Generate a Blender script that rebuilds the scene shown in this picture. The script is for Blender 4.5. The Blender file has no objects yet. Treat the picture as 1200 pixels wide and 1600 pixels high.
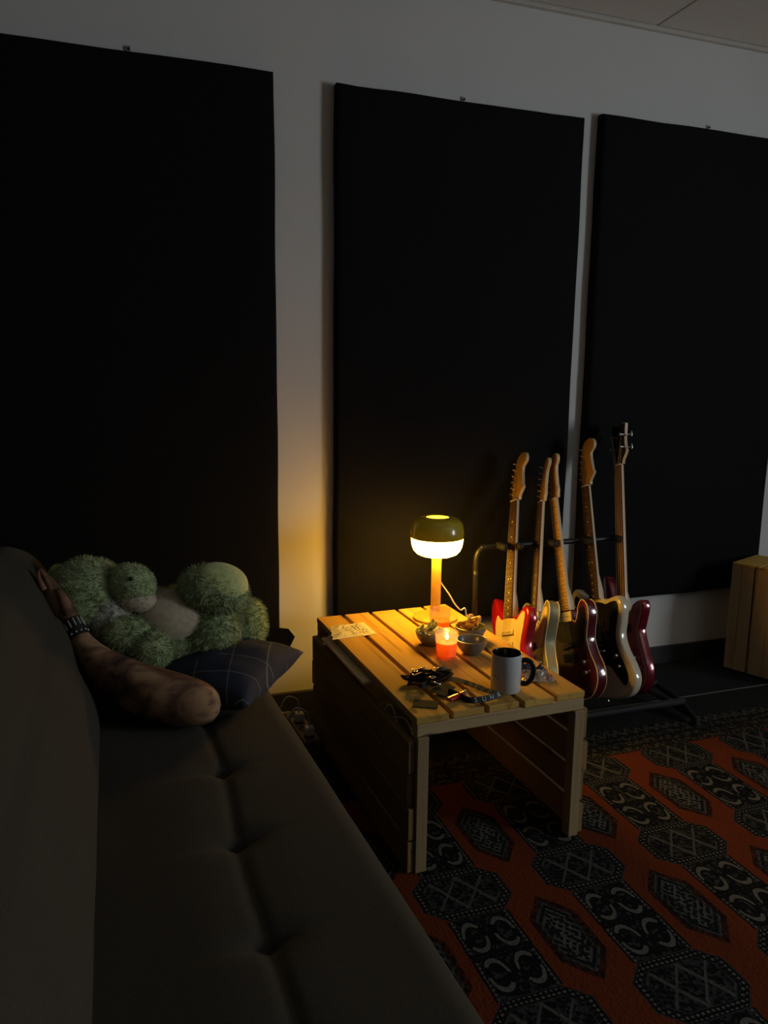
import bpy, bmesh, math, random
import numpy as np
from mathutils import Vector, Matrix, noise as mnoise

random.seed(7); np.random.seed(7)
SC = bpy.context.scene
COL = SC.collection

# ------------------------------------------------------------------ camera
CAM_H = 1.25
FPX = 1200.0
Rm = np.array([[0.9430, -0.0450, 0.3290], [-0.3310, -0.1640, 0.9290], [0.0120, -0.9850, -0.1690]])
_d = np.array([-86, 6978, FPX]); _d /= np.linalg.norm(_d)
_x = np.array([3448, -169, FPX]); _x /= np.linalg.norm(_x); _x -= _d * _x.dot(_d); _x /= np.linalg.norm(_x)
Rm = np.array([_x, np.cross(-_d, _x), -_d])           # world = Rm @ (right, down, forward)
cam = bpy.data.cameras.new('camera')
cam.sensor_fit = 'VERTICAL'; cam.sensor_height = 36.0; cam.lens = FPX / 1600.0 * 36.0
cam.clip_start = 0.02
cam_o = bpy.data.objects.new('camera', cam); COL.objects.link(cam_o)
rx, ry, rz_ = Rm[:, 0], -Rm[:, 1], -Rm[:, 2]
cam_o.matrix_world = Matrix(((rx[0], ry[0], rz_[0], 0), (rx[1], ry[1], rz_[1], 0), (rx[2], ry[2], rz_[2], CAM_H), (0, 0, 0, 1)))
SC.camera = cam_o
def ray(x, y): return Rm @ np.array([x - 600, y - 800, FPX])
def onz(x, y, z):
    d = ray(x, y); t = (z - CAM_H) / d[2]; return Vector(np.array([0, 0, CAM_H]) + t * d)
def ony(x, y, Y):
    d = ray(x, y); return Vector(np.array([0, 0, CAM_H]) + d * (Y / d[1]))

# ------------------------------------------------------------------ world, light, exposure
W = bpy.data.worlds.new('world'); SC.world = W; W.use_nodes = True
bg = W.node_tree.nodes['Background']; bg.inputs[0].default_value = (0.55, 0.7, 1, 1); bg.inputs[1].default_value = 0.3
SC.view_settings.view_transform = 'Standard'; SC.view_settings.look = 'None'
SC.view_settings.exposure = 0.0; SC.view_settings.gamma = 1.0
SC.view_settings.use_curve_mapping = False
# overcast daylight entering by the one window in the right-hand wall
WIN = dict(x=4.3, y0=-0.90, y1=0.0, z0=0.80, z1=1.95)
la = bpy.data.lights.new('window_daylight', 'AREA'); la.shape = 'RECTANGLE'
la.size = WIN['y1'] - WIN['y0'] - 0.06; la.size_y = WIN['z1'] - WIN['z0'] - 0.06
la.energy = 55.0; la.color = (0.88, 0.96, 1.0)
lo = bpy.data.objects.new('window_daylight', la); COL.objects.link(lo)
lo.location = (WIN['x'] + 0.034, (WIN['y0'] + WIN['y1']) / 2, (WIN['z0'] + WIN['z1']) / 2)
lo.rotation_euler = (math.radians(90), 0, math.radians(90))

# ------------------------------------------------------------------ helpers: objects
def obj(name, me, mat=None, parent=None, label=None, cat=None, group=None, kind=None, smooth=False, sharp=None):
    if isinstance(me, bmesh.types.BMesh):
        m = bpy.data.meshes.new(name); me.normal_update(); me.to_mesh(m); me.free(); me = m
    if mat is not None and not me.materials: me.materials.append(mat)
    if smooth:
        me.polygons.foreach_set('use_smooth', [True] * len(me.polygons))
        if sharp: me.set_sharp_from_angle(angle=math.radians(sharp))
    o = bpy.data.objects.new(name, me); COL.objects.link(o)
    if parent is not None: o.parent = parent
    tag(o, label, cat, group, kind)
    return o
def tag(o, label=None, cat=None, group=None, kind=None):
    if label: o['label'] = label
    if cat: o['category'] = cat
    if group: o['group'] = group
    if kind: o['kind'] = kind
    return o
def empty(name, loc=(0, 0, 0), rz=0, label=None, cat=None, group=None, kind=None):
    o = bpy.data.objects.new(name, None); COL.objects.link(o); o.empty_display_size = 0.05
    o.location = loc; o.rotation_euler = (0, 0, rz)
    return tag(o, label, cat, group, kind)
def inst(src, parent, loc, rot=(0, 0, 0), name=None):
    o = bpy.data.objects.new(name or src.name.split('.')[0], src.data); COL.objects.link(o)
    o.parent = parent; o.location = loc; o.rotation_euler = rot
    return o

# ------------------------------------------------------------------ helpers: shapes
def box(x0, x1, y0, y1, z0, z1, bev=0, seg=1, bm=None):
    b = bmesh.new()
    r = bmesh.ops.create_cube(b, size=1)
    bmesh.ops.scale(b, vec=(x1 - x0, y1 - y0, z1 - z0), verts=b.verts)
    bmesh.ops.translate(b, vec=((x0 + x1) / 2, (y0 + y1) / 2, (z0 + z1) / 2), verts=b.verts)
    if bev: bmesh.ops.bevel(b, geom=b.edges[:], offset=bev, segments=seg, affect='EDGES', profile=0.5)
    if bm is not None:
        t = bpy.data.meshes.new('t'); b.to_mesh(t); b.free(); bm.from_mesh(t); bpy.data.meshes.remove(t); return bm
    return b
def lathe(prof, seg=40, bm=None):
    b = bm or bmesh.new(); rings = []
    for r, z in prof:
        if r < 1e-6: rings.append([b.verts.new((0, 0, z))])
        else: rings.append([b.verts.new((r * math.cos(2 * math.pi * i / seg), r * math.sin(2 * math.pi * i / seg), z)) for i in range(seg)])
    for A, B in zip(rings[:-1], rings[1:]):
        for i in range(seg):
            j = (i + 1) % seg
            if len(A) == 1 and len(B) == 1: continue
            if len(A) == 1: b.faces.new((A[0], B[j], B[i]))
            elif len(B) == 1: b.faces.new((A[i], A[j], B[0]))
            else: b.faces.new((A[i], A[j], B[j], B[i]))
    bmesh.ops.recalc_face_normals(b, faces=b.faces)
    return b
def catmull(pts, n=8, closed=False):
    P = [Vector(p) for p in pts]; out = []; N = len(P)
    rng = range(N) if closed else range(N - 1)
    for i in rng:
        if closed: a, b, c, d = P[(i - 1) % N], P[i], P[(i + 1) % N], P[(i + 2) % N]
        else: a, b, c, d = P[max(i - 1, 0)], P[i], P[i + 1], P[min(i + 2, N - 1)]
        for k in range(n):
            t = k / n
            out.append(0.5 * ((2 * b) + (c - a) * t + (2 * a - 5 * b + 4 * c - d) * t * t + (3 * b - a - 3 * c + d) * t ** 3))
    if not closed: out.append(P[-1].copy())
    return out
def frames(path, closed=False, up=None):
    n = len(path); T = []
    for i in range(n):
        a = path[(i - 1) % n] if closed else path[max(i - 1, 0)]
        c = path[(i + 1) % n] if closed else path[min(i + 1, n - 1)]
        t = (c - a); T.append(t.normalized() if t.length > 1e-9 else Vector((0, 0, 1)))
    ref = Vector(up) if up else (Vector((0, 0, 1)) if abs(T[0].z) < 0.9 else Vector((1, 0, 0)))
    F = []
    for t in T:
        u = ref - t * ref.dot(t)
        if u.length < 1e-6: u = t.orthogonal()
        u.normalize(); F.append((t, u, t.cross(u)))
        if not up: ref = u
    return F
def sweep(path, rad, seg=8, closed=False, bm=None, cap=True, up=None, prof=None):
    """rad: scalar, or list of scalars or (a,b) pairs along (u,v)"""
    b = bm or bmesh.new(); F = frames(path, closed, up); rings = []
    for i, p in enumerate(path):
        r = rad[i] if isinstance(rad, (list, tuple)) else rad
        ra, rb = r if isinstance(r, (list, tuple)) else (r, r)
        t, u, v = F[i]
        rings.append([b.verts.new(p + u * (ra * math.cos(2 * math.pi * k / seg)) + v * (rb * math.sin(2 * math.pi * k / seg))) for k in range(seg)])
    m = len(rings)
    for i in range(m if closed else m - 1):
        A, B = rings[i], rings[(i + 1) % m]
        for k in range(seg): b.faces.new((A[k], A[(k + 1) % seg], B[(k + 1) % seg], B[k]))
    if cap and not closed:
        b.faces.new(rings[0][::-1]); b.faces.new(rings[-1])
    bmesh.ops.recalc_face_normals(b, faces=b.faces)
    return b
def ribbon(path, w, th, ups, bm=None):
    b = bm or bmesh.new(); F = frames(path); R = []
    for i, p in enumerate(path):
        t = F[i][0]; s = Vector(ups[i]); s = (s - t * s.dot(t)).normalized(); nn = t.cross(s)
        R.append([b.verts.new(p + s * (w / 2 * a) + nn * (th / 2 * c)) for a, c in ((-1, -1), (1, -1), (1, 1), (-1, 1))])
    for A, B in zip(R[:-1], R[1:]):
        for k in range(4): b.faces.new((A[k], A[(k + 1) % 4], B[(k + 1) % 4], B[k]))
    b.faces.new(R[0][::-1]); b.faces.new(R[-1])
    bmesh.ops.recalc_face_normals(b, faces=b.faces)
    return b
def slab(outline, y0, y1, bev=0.0, seg=3, bevback=None):
    """extrude an (x,z) outline from y0 (front) to y1 (back)"""
    b = bmesh.new()
    f = b.faces.new([b.verts.new((p[0], y0, p[1])) for p in outline])
    r = bmesh.ops.extrude_face_region(b, geom=[f])
    vs = [e for e in r['geom'] if isinstance(e, bmesh.types.BMVert)]
    bmesh.ops.translate(b, vec=(0, y1 - y0, 0), verts=vs)
    bmesh.ops.recalc_face_normals(b, faces=b.faces)
    if bev:
        ed = [e for e in b.edges if abs(e.verts[0].co.y - e.verts[1].co.y) < 1e-6]
        bmesh.ops.bevel(b, geom=ed, offset=bev, segments=seg, affect='EDGES', profile=0.5, clamp_overlap=True)
    return b
def o2(pts, n=6): return [(p.x, p.y) for p in catmull([(a, c, 0) for a, c in pts], n, True)]
def blob(rx, ry, rz, sub=3, power=2.0):
    b = bmesh.new(); bmesh.ops.create_icosphere(b, subdivisions=sub, radius=1)
    for v in b.verts: v.co = Vector((v.co.x * rx, v.co.y * ry, v.co.z * rz))
    return b
def xform(bm, M): bmesh.ops.transform(bm, matrix=M, verts=bm.verts); return bm
def text_mesh(s, size, depth=0.0003):
    cu = bpy.data.curves.new('txt', 'FONT'); cu.body = s; cu.size = size; cu.extrude = depth; cu.align_x = 'CENTER'; cu.align_y = 'CENTER'; cu.resolution_u = 3
    cu.space_character = 1.15
    o = bpy.data.objects.new('txt', cu); COL.objects.link(o)
    dg = bpy.context.evaluated_depsgraph_get(); me = bpy.data.meshes.new_from_object(o.evaluated_get(dg))
    bpy.data.objects.remove(o); bpy.data.curves.remove(cu); me.materials.clear()
    return me

# ------------------------------------------------------------------ helpers: materials
class X:
    """socket arithmetic for node trees"""
    def __init__(s, nt, k): s.nt, s.k = nt, k
    def op(s, o, *a):
        n = s.nt.nodes.new('ShaderNodeMath'); n.operation = o
        for i, v in enumerate((s,) + a):
            v = v.k if isinstance(v, X) else v
            if isinstance(v, (int, float)): n.inputs[i].default_value = v
            else: s.nt.links.new(v, n.inputs[i])
        return X(s.nt, n.outputs[0])
    def __add__(s, o): return s.op('ADD', o)
    __radd__ = __add__
    def __sub__(s, o): return s.op('SUBTRACT', o)
    def __mul__(s, o): return s.op('MULTIPLY', o)
    __rmul__ = __mul__
    def __truediv__(s, o): return s.op('DIVIDE', o)
    def __neg__(s): return s.op('MULTIPLY', -1.0)
    def abs(s): return s.op('ABSOLUTE')
    def round(s): return s.op('ROUND')
    def max(s, o): return s.op('MAXIMUM', o)
    def min(s, o): return s.op('MINIMUM', o)
    def lt(s, o): return s.op('LESS_THAN', o)
    def gt(s, o): return s.op('GREATER_THAN', o)
    def sin(s): return s.op('SINE')
    def sqrt(s): return s.op('SQRT')
    def frac(s): return s.op('FRACT')
    def pp(s, o): return s.op('PINGPONG', o)
def new_mat(name):
    m = bpy.data.materials.new(name); m.use_nodes = True
    nt = m.node_tree; return m, nt, nt.nodes['Principled BSDF']
def N(nt, t, **kw):
    n = nt.nodes.new(t)
    for k, v in kw.items():
        if k in n.inputs: n.inputs[k].default_value = v
        else: setattr(n, k, v)
    return n
def texco(nt, which='Object', scale=None, rnd=False):
    tc = nt.nodes.new('ShaderNodeTexCoord'); s = tc.outputs[which]
    if rnd:
        oi = nt.nodes.new('ShaderNodeObjectInfo'); vm = N(nt, 'ShaderNodeVectorMath', operation='MULTIPLY_ADD')
        cb = nt.nodes.new('ShaderNodeCombineXYZ')
        for i in range(3): nt.links.new(oi.outputs['Random'], cb.inputs[i])
        nt.links.new(cb.outputs[0], vm.inputs[0]); vm.inputs[1].default_value = (7.3, 11.7, 5.1); nt.links.new(s, vm.inputs[2]); s = vm.outputs[0]
    if scale:
        mp = nt.nodes.new('ShaderNodeMapping'); mp.inputs['Scale'].default_value = scale; nt.links.new(s, mp.inputs[0]); s = mp.outputs[0]
    return s
def ramp(nt, fac, stops):
    r = nt.nodes.new('ShaderNodeValToRGB'); e = r.color_ramp.elements
    while len(e) < len(stops): e.new(0.5)
    for i, (p, c) in enumerate(stops): e[i].position = p; e[i].color = (c[0], c[1], c[2], 1)
    nt.links.new(fac, r.inputs[0]); return r.outputs[0]
def mix(nt, f, a, b):
    n = nt.nodes.new('ShaderNodeMix'); n.data_type = 'RGBA'
    for i, v in ((0, f), (6, a), (7, b)):
        v = v.k if isinstance(v, X) else v
        if isinstance(v, (tuple, list)): n.inputs[i].default_value = (v[0], v[1], v[2], 1)
        elif isinstance(v, (int, float)): n.inputs[i].default_value = v
        else: nt.links.new(v, n.inputs[i])
    return n.outputs[2]
def bump(nt, bs, h, strength=0.2, dist=0.002):
    b = N(nt, 'ShaderNodeBump'); b.inputs['Strength'].default_value = strength; b.inputs['Distance'].default_value = dist
    nt.links.new(h, b.inputs['Height']); nt.links.new(b.outputs[0], bs.inputs['Normal'])
def plain(name, col, rough=0.5, metal=0.0, var=0.12, scale=12, bmp=0.0, bscale=None, coat=0, sheen=0, spec=None, emit=None):
    m, nt, bs = new_mat(name)
    co = texco(nt)
    n = N(nt, 'ShaderNodeTexNoise', Scale=scale, Detail=4.0); nt.links.new(co, n.inputs['Vector'])
    c0 = tuple(max(0, c * (1 - var)) for c in col); c1 = tuple(min(1, c * (1 + var)) for c in col)
    nt.links.new(ramp(nt, n.outputs[0], [(0.3, c0), (0.7, c1)]), bs.inputs['Base Color'])
    bs.inputs['Roughness'].default_value = rough; bs.inputs['Metallic'].default_value = metal
    if spec is not None: bs.inputs['Specular IOR Level'].default_value = spec
    if coat: bs.inputs['Coat Weight'].default_value = coat; bs.inputs['Coat Roughness'].default_value = 0.04
    if sheen: bs.inputs['Sheen Weight'].default_value = sheen; bs.inputs['Sheen Roughness'].default_value = 0.5
    if bmp:
        k = N(nt, 'ShaderNodeTexNoise', Scale=bscale or scale * 8, Detail=3.0); nt.links.new(co, k.inputs['Vector']); bump(nt, bs, k.outputs[0], bmp)
    if emit: bs.inputs['Emission Color'].default_value = (*emit[:3], 1); bs.inputs['Emission Strength'].default_value = emit[3]
    return m
def wood(name, light, dark, axis, rough=0.8, knots=True, spec=0.2):
    """grain along axis 0/1/2 of the piece"""
    m, nt, bs = new_mat(name)
    sc = [38, 38, 38]; sc[axis] = 1.6
    co = texco(nt, scale=tuple(sc), rnd=True)
    n = N(nt, 'ShaderNodeTexNoise', Scale=1.0, Detail=5.0, Distortion=0.6); nt.links.new(co, n.inputs['Vector'])
    base = ramp(nt, n.outputs[0], [(0.30, dark), (0.48, light), (0.7, tuple(0.8 * a + 0.2 * b for a, b in zip(light, dark)))])
    oi = nt.nodes.new('ShaderNodeObjectInfo'); hv = nt.nodes.new('ShaderNodeHueSaturation')
    v = X(nt, oi.outputs['Random']) * 0.35 + 0.8; nt.links.new(v.k, hv.inputs['Value']); nt.links.new(base, hv.inputs['Color'])
    colr = hv.outputs[0]
    if knots:
        ks = [13, 13, 13]; ks[axis] = 5.5
        kc = texco(nt, scale=tuple(ks), rnd=True)
        vo = N(nt, 'ShaderNodeTexVoronoi', Scale=1.0); nt.links.new(kc, vo.inputs['Vector'])
        k = X(nt, vo.outputs['Distance'])
        sel = X(nt, vo.outputs['Color']); sep = nt.nodes.new('ShaderNodeSeparateColor'); nt.links.new(vo.outputs['Color'], sep.inputs[0])
        f = k.lt(0.16) * X(nt, sep.outputs[0]).gt(0.62) * 0.75
        colr = mix(nt, f, colr, tuple(0.35 * d for d in dark))
    nt.links.new(colr, bs.inputs['Base Color']); bs.inputs['Roughness'].default_value = rough; bs.inputs['Specular IOR Level'].default_value = spec
    bump(nt, bs, n.outputs[0], 0.25, 0.0015)
    return m

M = {}
M['wall'] = plain('painted_wall', (0.66, 0.66, 0.64), 0.85, var=0.02, scale=3, bmp=0.04, bscale=180)
M['tile'] = plain('ceiling_tile', (0.70, 0.67, 0.63), 0.9, var=0.03, scale=30, bmp=0.1, bscale=300)
M['wall_dark'] = plain('charcoal_wall', (0.10, 0.10, 0.10), 0.9, var=0.05)  # unseen walls given a dark colour to cut bounced light
M['void'] = plain('dark_void', (0.02, 0.02, 0.02), 0.9)
M['trim'] = plain('ceiling_trim', (0.60, 0.56, 0.50), 0.6, var=0.03)
M['skirt'] = plain('dark_skirting', (0.03, 0.03, 0.032), 0.6)
M['floor'] = plain('grey_carpet_floor', (0.022, 0.023, 0.023), 0.95, var=0.2, scale=140, bmp=0.3, bscale=400, spec=0.1)
M['frame_white'] = plain('window_paint', (0.7, 0.7, 0.7), 0.4)
M['black_fabric'] = plain('black_acoustic_fabric', (0.0052, 0.0052, 0.006), 0.85, var=0.15, scale=60, bmp=0.15, bscale=900, spec=0.15)
M['steel'] = plain('brushed_steel', (0.6, 0.58, 0.55), 0.35, 1.0, var=0.08)
M['chrome'] = plain('chrome', (0.85, 0.85, 0.86), 0.12, 1.0, var=0.03)
M['black_metal'] = plain('black_powder_coat', (0.009, 0.009, 0.01), 0.45, 0.0, var=0.2)
M['foam'] = plain('black_foam', (0.008, 0.008, 0.009), 0.75, var=0.2, scale=60, bmp=0.2)
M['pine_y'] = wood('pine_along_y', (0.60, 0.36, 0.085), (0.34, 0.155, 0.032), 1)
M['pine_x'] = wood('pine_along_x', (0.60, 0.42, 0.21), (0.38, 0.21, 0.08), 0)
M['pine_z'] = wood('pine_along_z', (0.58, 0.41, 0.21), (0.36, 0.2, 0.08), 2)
M['pine_post'] = wood('shaded_pine_post', (0.30, 0.215, 0.11), (0.2, 0.12, 0.05), 2)  # same pine, darkened in colour for the shade low on the posts
M['pine_front'] = wood('shaded_pine_front', (0.42, 0.30, 0.16), (0.27, 0.16, 0.07), 0)  # pine copy with the shade of the table front in its colour
M['pine_side'] = wood('shaded_pine_side', (0.25, 0.155, 0.06), (0.15, 0.08, 0.028), 1)  # shade on the table sides put into a darker pine colour
M['pine_ledge'] = wood('pale_ledge_board', (0.66, 0.54, 0.34), (0.5, 0.38, 0.2), 1, knots=False)
M['sofa'] = plain('grey_brown_upholstery', (0.050, 0.044, 0.034), 0.95, var=0.14, scale=260, bmp=0.35, bscale=700, sheen=0.04, spec=0.05)
M['plastic_white'] = plain('white_plastic', (0.75, 0.74, 0.70), 0.4, var=0.03)
M['ceramic_grey'] = plain('grey_stoneware', (0.13, 0.14, 0.145), 0.28, var=0.1, scale=50, coat=0.3)
M['maple'] = wood('maple_neck', (0.40, 0.22, 0.075), (0.33, 0.17, 0.05), 2, 0.35, False, .4)
M['maple_pale'] = wood('pale_maple_neck', (0.66, 0.52, 0.33), (0.58, 0.44, 0.26), 2, 0.3, False, .4)
M['rosewood'] = wood('rosewood_board', (0.075, 0.033, 0.018), (0.03, 0.012, 0.007), 2, 0.75, False)
M['rosewood_red'] = wood('reddish_fretless_board', (0.17, 0.07, 0.035), (0.09, 0.035, 0.017), 2, 0.4, False)
M['nut'] = plain('bone_nut', (0.75, 0.7, 0.6), 0.4)
M['pearl'] = plain('pearl_dots', (0.75, 0.75, 0.72), 0.25)
M['blackdot'] = plain('black_dots', (0.02, 0.015, 0.01), 0.4)
M['maple_board'] = wood('maple_fretboard', (0.72, 0.42, 0.13), (0.6, 0.33, 0.09), 2, 0.4, False, .3)
M['cream'] = plain('cream_plastic', (0.70, 0.56, 0.33), 0.35, var=0.04)
M['ivory'] = plain('ivory_plastic', (0.78, 0.70, 0.50), 0.35, var=0.04)
M['black_gloss'] = plain('black_gloss_plastic', (0.012, 0.011, 0.011), 0.12, var=0.1)
M['bass_string'] = plain('wound_bass_string', (0.45, 0.38, 0.28), 0.45, 1.0)
M['string'] = plain('steel_string', (0.20, 0.17, 0.14), 0.5, 1.0)
def gloss(name, col, metal=0.0): return plain(name, col, 0.22, metal, var=0.05, scale=6, coat=1.0)
M['red_paint'] = gloss('candy_red_lacquer', (0.42, 0.008, 0.02), 0.25)
M['gold_paint'] = plain('champagne_gold_lacquer', (0.42, 0.39, 0.21), 0.3, 0.45, var=0.05, coat=0.6)
M['wine_paint'] = gloss('dark_wine_lacquer', (0.10, 0.004, 0.012), 0.15)
M['white_paint'] = gloss('aged_white_lacquer', (0.66, 0.58, 0.44))
M['burgundy_paint'] = gloss('metallic_burgundy_lacquer', (0.17, 0.006, 0.016), 0.35)
M['tort'] = plain('dark_brown_guard', (0.10, 0.04, 0.018), 0.25, var=0.5, scale=30)

# ------------------------------------------------------------------ setting
YB = 2.717           # wall behind the guitars
XL, XR, YF, ZC = -0.95, 4.3, -2.6, 2.60
def quadwall(name, vs, mat):
    b = bmesh.new(); b.faces.new([b.verts.new(v) for v in vs]); return obj(name, b, mat, kind='structure')
obj('wall_back', box(XL - .1, XR + .1, YB, YB + .12, -.02, ZC + .15), M['wall'], kind='structure', label='grey painted wall behind the black panels')
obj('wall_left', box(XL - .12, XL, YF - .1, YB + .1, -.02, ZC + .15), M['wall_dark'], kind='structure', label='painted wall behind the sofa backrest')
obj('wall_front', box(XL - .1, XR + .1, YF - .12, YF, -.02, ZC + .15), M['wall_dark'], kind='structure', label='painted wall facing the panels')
b = bmesh.new()
w = WIN
for (y0, y1, z0, z1) in ((YF - .1, w['y0'], -.02, ZC + .15), (w['y1'], YB + .1, -.02, ZC + .15), (w['y0'], w['y1'], -.02, w['z0']), (w['y0'], w['y1'], w['z1'], ZC + .15)):
    box(XR, XR + .03, y0, y1, z0, z1, bm=b)
obj('wall_right', b, M['wall'], kind='structure', label='painted wall with the window')
win = empty('window_1', (XR + .015, (w['y0'] + w['y1']) / 2, (w['z0'] + w['z1']) / 2), label='small window with a cross of glazing bars', kind='structure')
hw, hh = (w['y1'] - w['y0']) / 2, (w['z1'] - w['z0']) / 2
b = bmesh.new()
for (y0, y1, z0, z1) in ((-hw, hw, hh - .03, hh), (-hw, hw, -hh, -hh + .03), (-hw, -hw + .03, -hh, hh), (hw - .03, hw, -hh, hh)): box(-.014, .014, y0, y1, z0, z1, bm=b)
obj('window_frame', b, M['frame_white'], win)
for (y0, y1, z0, z1) in ((-.014, .014, -hh + .03, hh - .03), (-hw + .03, hw - .03, -.014, .014)): obj('glazing_bar', box(-.010, .010, y0, y1, z0, z1), M['frame_white'], win)
gm, nt, bs = new_mat('window_glass')
tr = nt.nodes.new('ShaderNodeBsdfTransparent'); gl = N(nt, 'ShaderNodeBsdfGlossy', Roughness=0.02); ms = nt.nodes.new('ShaderNodeMixShader')
ms.inputs[0].default_value = 0.05; nt.links.new(tr.outputs[0], ms.inputs[1]); nt.links.new(gl.outputs[0], ms.inputs[2])
nt.links.new(ms.outputs[0], nt.nodes['Material Output'].inputs[0])
for sy in (-1, 1):
    for sz in (-1, 1):
        y0, y1 = sorted((sy * .014, sy * (hw - .03))); z0, z1 = sorted((sz * .014, sz * (hh - .03)))
        obj('pane', box(-.002, .002, y0, y1, z0, z1), gm, win)
# floor and ceiling
obj('floor', box(XL - .1, XR + .1, YF - .1, YB + .1, -.10, 0), M['floor'], kind='structure', label='dark grey carpeted floor')
ceil = obj('ceiling', box(XL, XR, YF, YB, ZC + .02, ZC + .08), M['void'], kind='structure', label='suspended ceiling of pale square-edged tiles')
tile = None; TX = 2.037 - 0.585 * 6
xs = [TX + .585 * i for i in range(12)]; ys = [YB - .02 - 1.2 * j for j in range(6)]
for i in range(-1, 11):
    for j in range(5):
        x0, x1 = max(TX + .585 * i + .004, XL), min(TX + .585 * (i + 1) - .004, XR)
        y1, y0 = YB - .028 - 1.19 * j, max(YB - .022 - 1.19 * (j + 1) + .005, YF)
        if x1 - x0 < .03 or y1 - y0 < .03: continue
        obj('ceiling_tile', box(x0, x1, y0, y1, ZC, ZC + .018, .0015), M['tile'], ceil)
obj('trim_1', box(XL, XR, YB - .02, YB, ZC - .012, ZC + .019, .001), M['trim'], kind='structure', label='pale metal angle trim along the ceiling edge')
obj('baseboard_back', box(XL, XR, YB - .014, YB, 0, .08, .002), M['skirt'], kind='structure', label='dark skirting at the foot of the grey wall')

# ------------------------------------------------------------------ rug
def rug_material():
    m, nt, bs = new_mat('bokhara_rug')
    tc = nt.nodes.new('ShaderNodeTexCoord'); sp = nt.nodes.new('ShaderNodeSeparateXYZ')
    ns = N(nt, 'ShaderNodeTexNoise', Scale=26.0, Detail=2.0); nt.links.new(tc.outputs['Object'], ns.inputs['Vector'])
    wob = N(nt, 'ShaderNodeVectorMath', operation='MULTIPLY_ADD'); nt.links.new(ns.outputs['Color'], wob.inputs[0]); wob.inputs[1].default_value = (.006, .006, 0); nt.links.new(tc.outputs['Object'], wob.inputs[2])
    nt.links.new(wob.outputs[0], sp.inputs[0])
    x, y = X(nt, sp.outputs[0]), X(nt, sp.outputs[1])
    CX, CY = 0.333, 0.42
    u = (x - 0.763) / CX; v = (y - (1.543)) / CY
    a = (u - u.round()) * CX; bb = (v - v.round()) * CY
    A, B = a.abs(), bb.abs()
    # octagon medallion
    octd = (A - .118).max(B - .088).max(((A + B) - .158) * .75)
    blk = (A - .078).max((B - .088) * -1.0)
    a2, b2 = A - .1665, B - .21
    A2, B2 = a2.abs(), b2.abs()
    dia = (A2 - .060).max(((A2 * 1.25 + B2) - .142) * .62)
    # fine knotted texture
    vo = N(nt, 'ShaderNodeTexVoronoi', Scale=115.0, Randomness=0.75); nt.links.new(wob.outputs[0], vo.inputs['Vector'])
    sc = nt.nodes.new('ShaderNodeSeparateColor'); nt.links.new(vo.outputs['Color'], sc.inputs[0])
    rnd = X(nt, sc.outputs[0])
    fine = rnd.gt(0.70)
    def dots(p, q, per, r):   # round dots on a grid
        pp = (p / per).frac() - .5; qq = (q / per).frac() - .5
        return (pp * pp + qq * qq).lt(r * r)
    ORANGE, BLACK, GREY, WHITE, DKGR = (.130, .0265, .0065), (.0045, .005, .005), (.032, .034, .031), (.105, .10, .083), (.009, .010, .010)
    col = mix(nt, rnd * .35, ORANGE, (.10, .017, .0045))
    # dark hooks along the orange ground
    # block with crescents
    p = A - .037; q = (b2.abs() - .058)
    rr = ((p / .028) * (p / .028) + (q / .049) * (q / .049)).sqrt()
    cres = rr.lt(1.0) * ((p / .021) * (p / .021) + ((q.abs() - .002) / .033) * ((q.abs() - .002) / .033)).sqrt().gt(1.0) * (q + p * .6).abs().gt(.016)
    inner = rr.lt(.55) * fine
    bcol = mix(nt, fine * .8, BLACK, GREY)
    bcol = mix(nt, A.gt(.066), bcol, BLACK)
    bcol = mix(nt, A.gt(.069) * A.lt(.073), bcol, GREY)
    bcol = mix(nt, dots(A, bb, .0125, .27) * A.gt(.06) * A.lt(.0725), bcol, WHITE)
    bcol = mix(nt, rr.lt(1.12), bcol, BLACK)
    bcol = mix(nt, cres, bcol, WHITE)
    bcol = mix(nt, inner, bcol, GREY)
    bcol = mix(nt, B2.lt(.010), bcol, BLACK)
    bcol = mix(nt, B2.lt(.006) * dots(a, b2 + .0035, .014, .3), bcol, WHITE)
    col = mix(nt, blk.lt(0.0), col, bcol)
    # medallion
    lat = ((a + bb * .55) / .075).frac() - .5; lat2 = ((a - bb * .8) / .075).frac() - .5
    latt = (lat.abs().lt(.07)).max(lat2.abs().lt(.05))
    stripes = ((bb + a * .5) * 420.0).sin().gt(.1) * rnd.gt(.3)
    ocol = mix(nt, stripes * .8, BLACK, (.02, .021, .02))
    ocol = mix(nt, fine * .9, ocol, GREY)
    ocol = mix(nt, latt, ocol, (.068, .066, .057))
    ocol = mix(nt, octd.gt(-.026), ocol, BLACK)
    ocol = mix(nt, octd.gt(-.022) * octd.lt(-.006) * dots(a, bb, .0125, .3), ocol, WHITE)
    ocol = mix(nt, octd.gt(-.029) * octd.lt(-.0265), ocol, GREY)
    ocol = mix(nt, octd.gt(-.003), ocol, GREY)
    col = mix(nt, octd.lt(0.0), col, ocol)
    # elongated lozenge
    st = ((a2 * 1.0 + b2 * .8) * 330.0).sin(); st2 = ((a2 * -1.0 + b2 * .8) * 330.0).sin()
    lcol = mix(nt, st.gt(.15), BLACK, (.07, .07, .062))
    lcol = mix(nt, dia.lt(-.035) * st2.gt(.3), lcol, (.095, .09, .077))
    lcol = mix(nt, rnd.gt(.72), lcol, DKGR)
    lcol = mix(nt, dia.gt(-.022) * dia.lt(-.018), lcol, GREY)
    lcol = mix(nt, dia.gt(-.015), lcol, (.016, .007, .005))
    lcol = mix(nt, dia.gt(-.015) * rnd.gt(.6), lcol, (.045, .014, .008))
    col = mix(nt, dia.lt(0.0), col, lcol)
    # border bands at the far end
    fb = mix(nt, fine, (.015, .012, .008), (.062, .052, .036))
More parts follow.
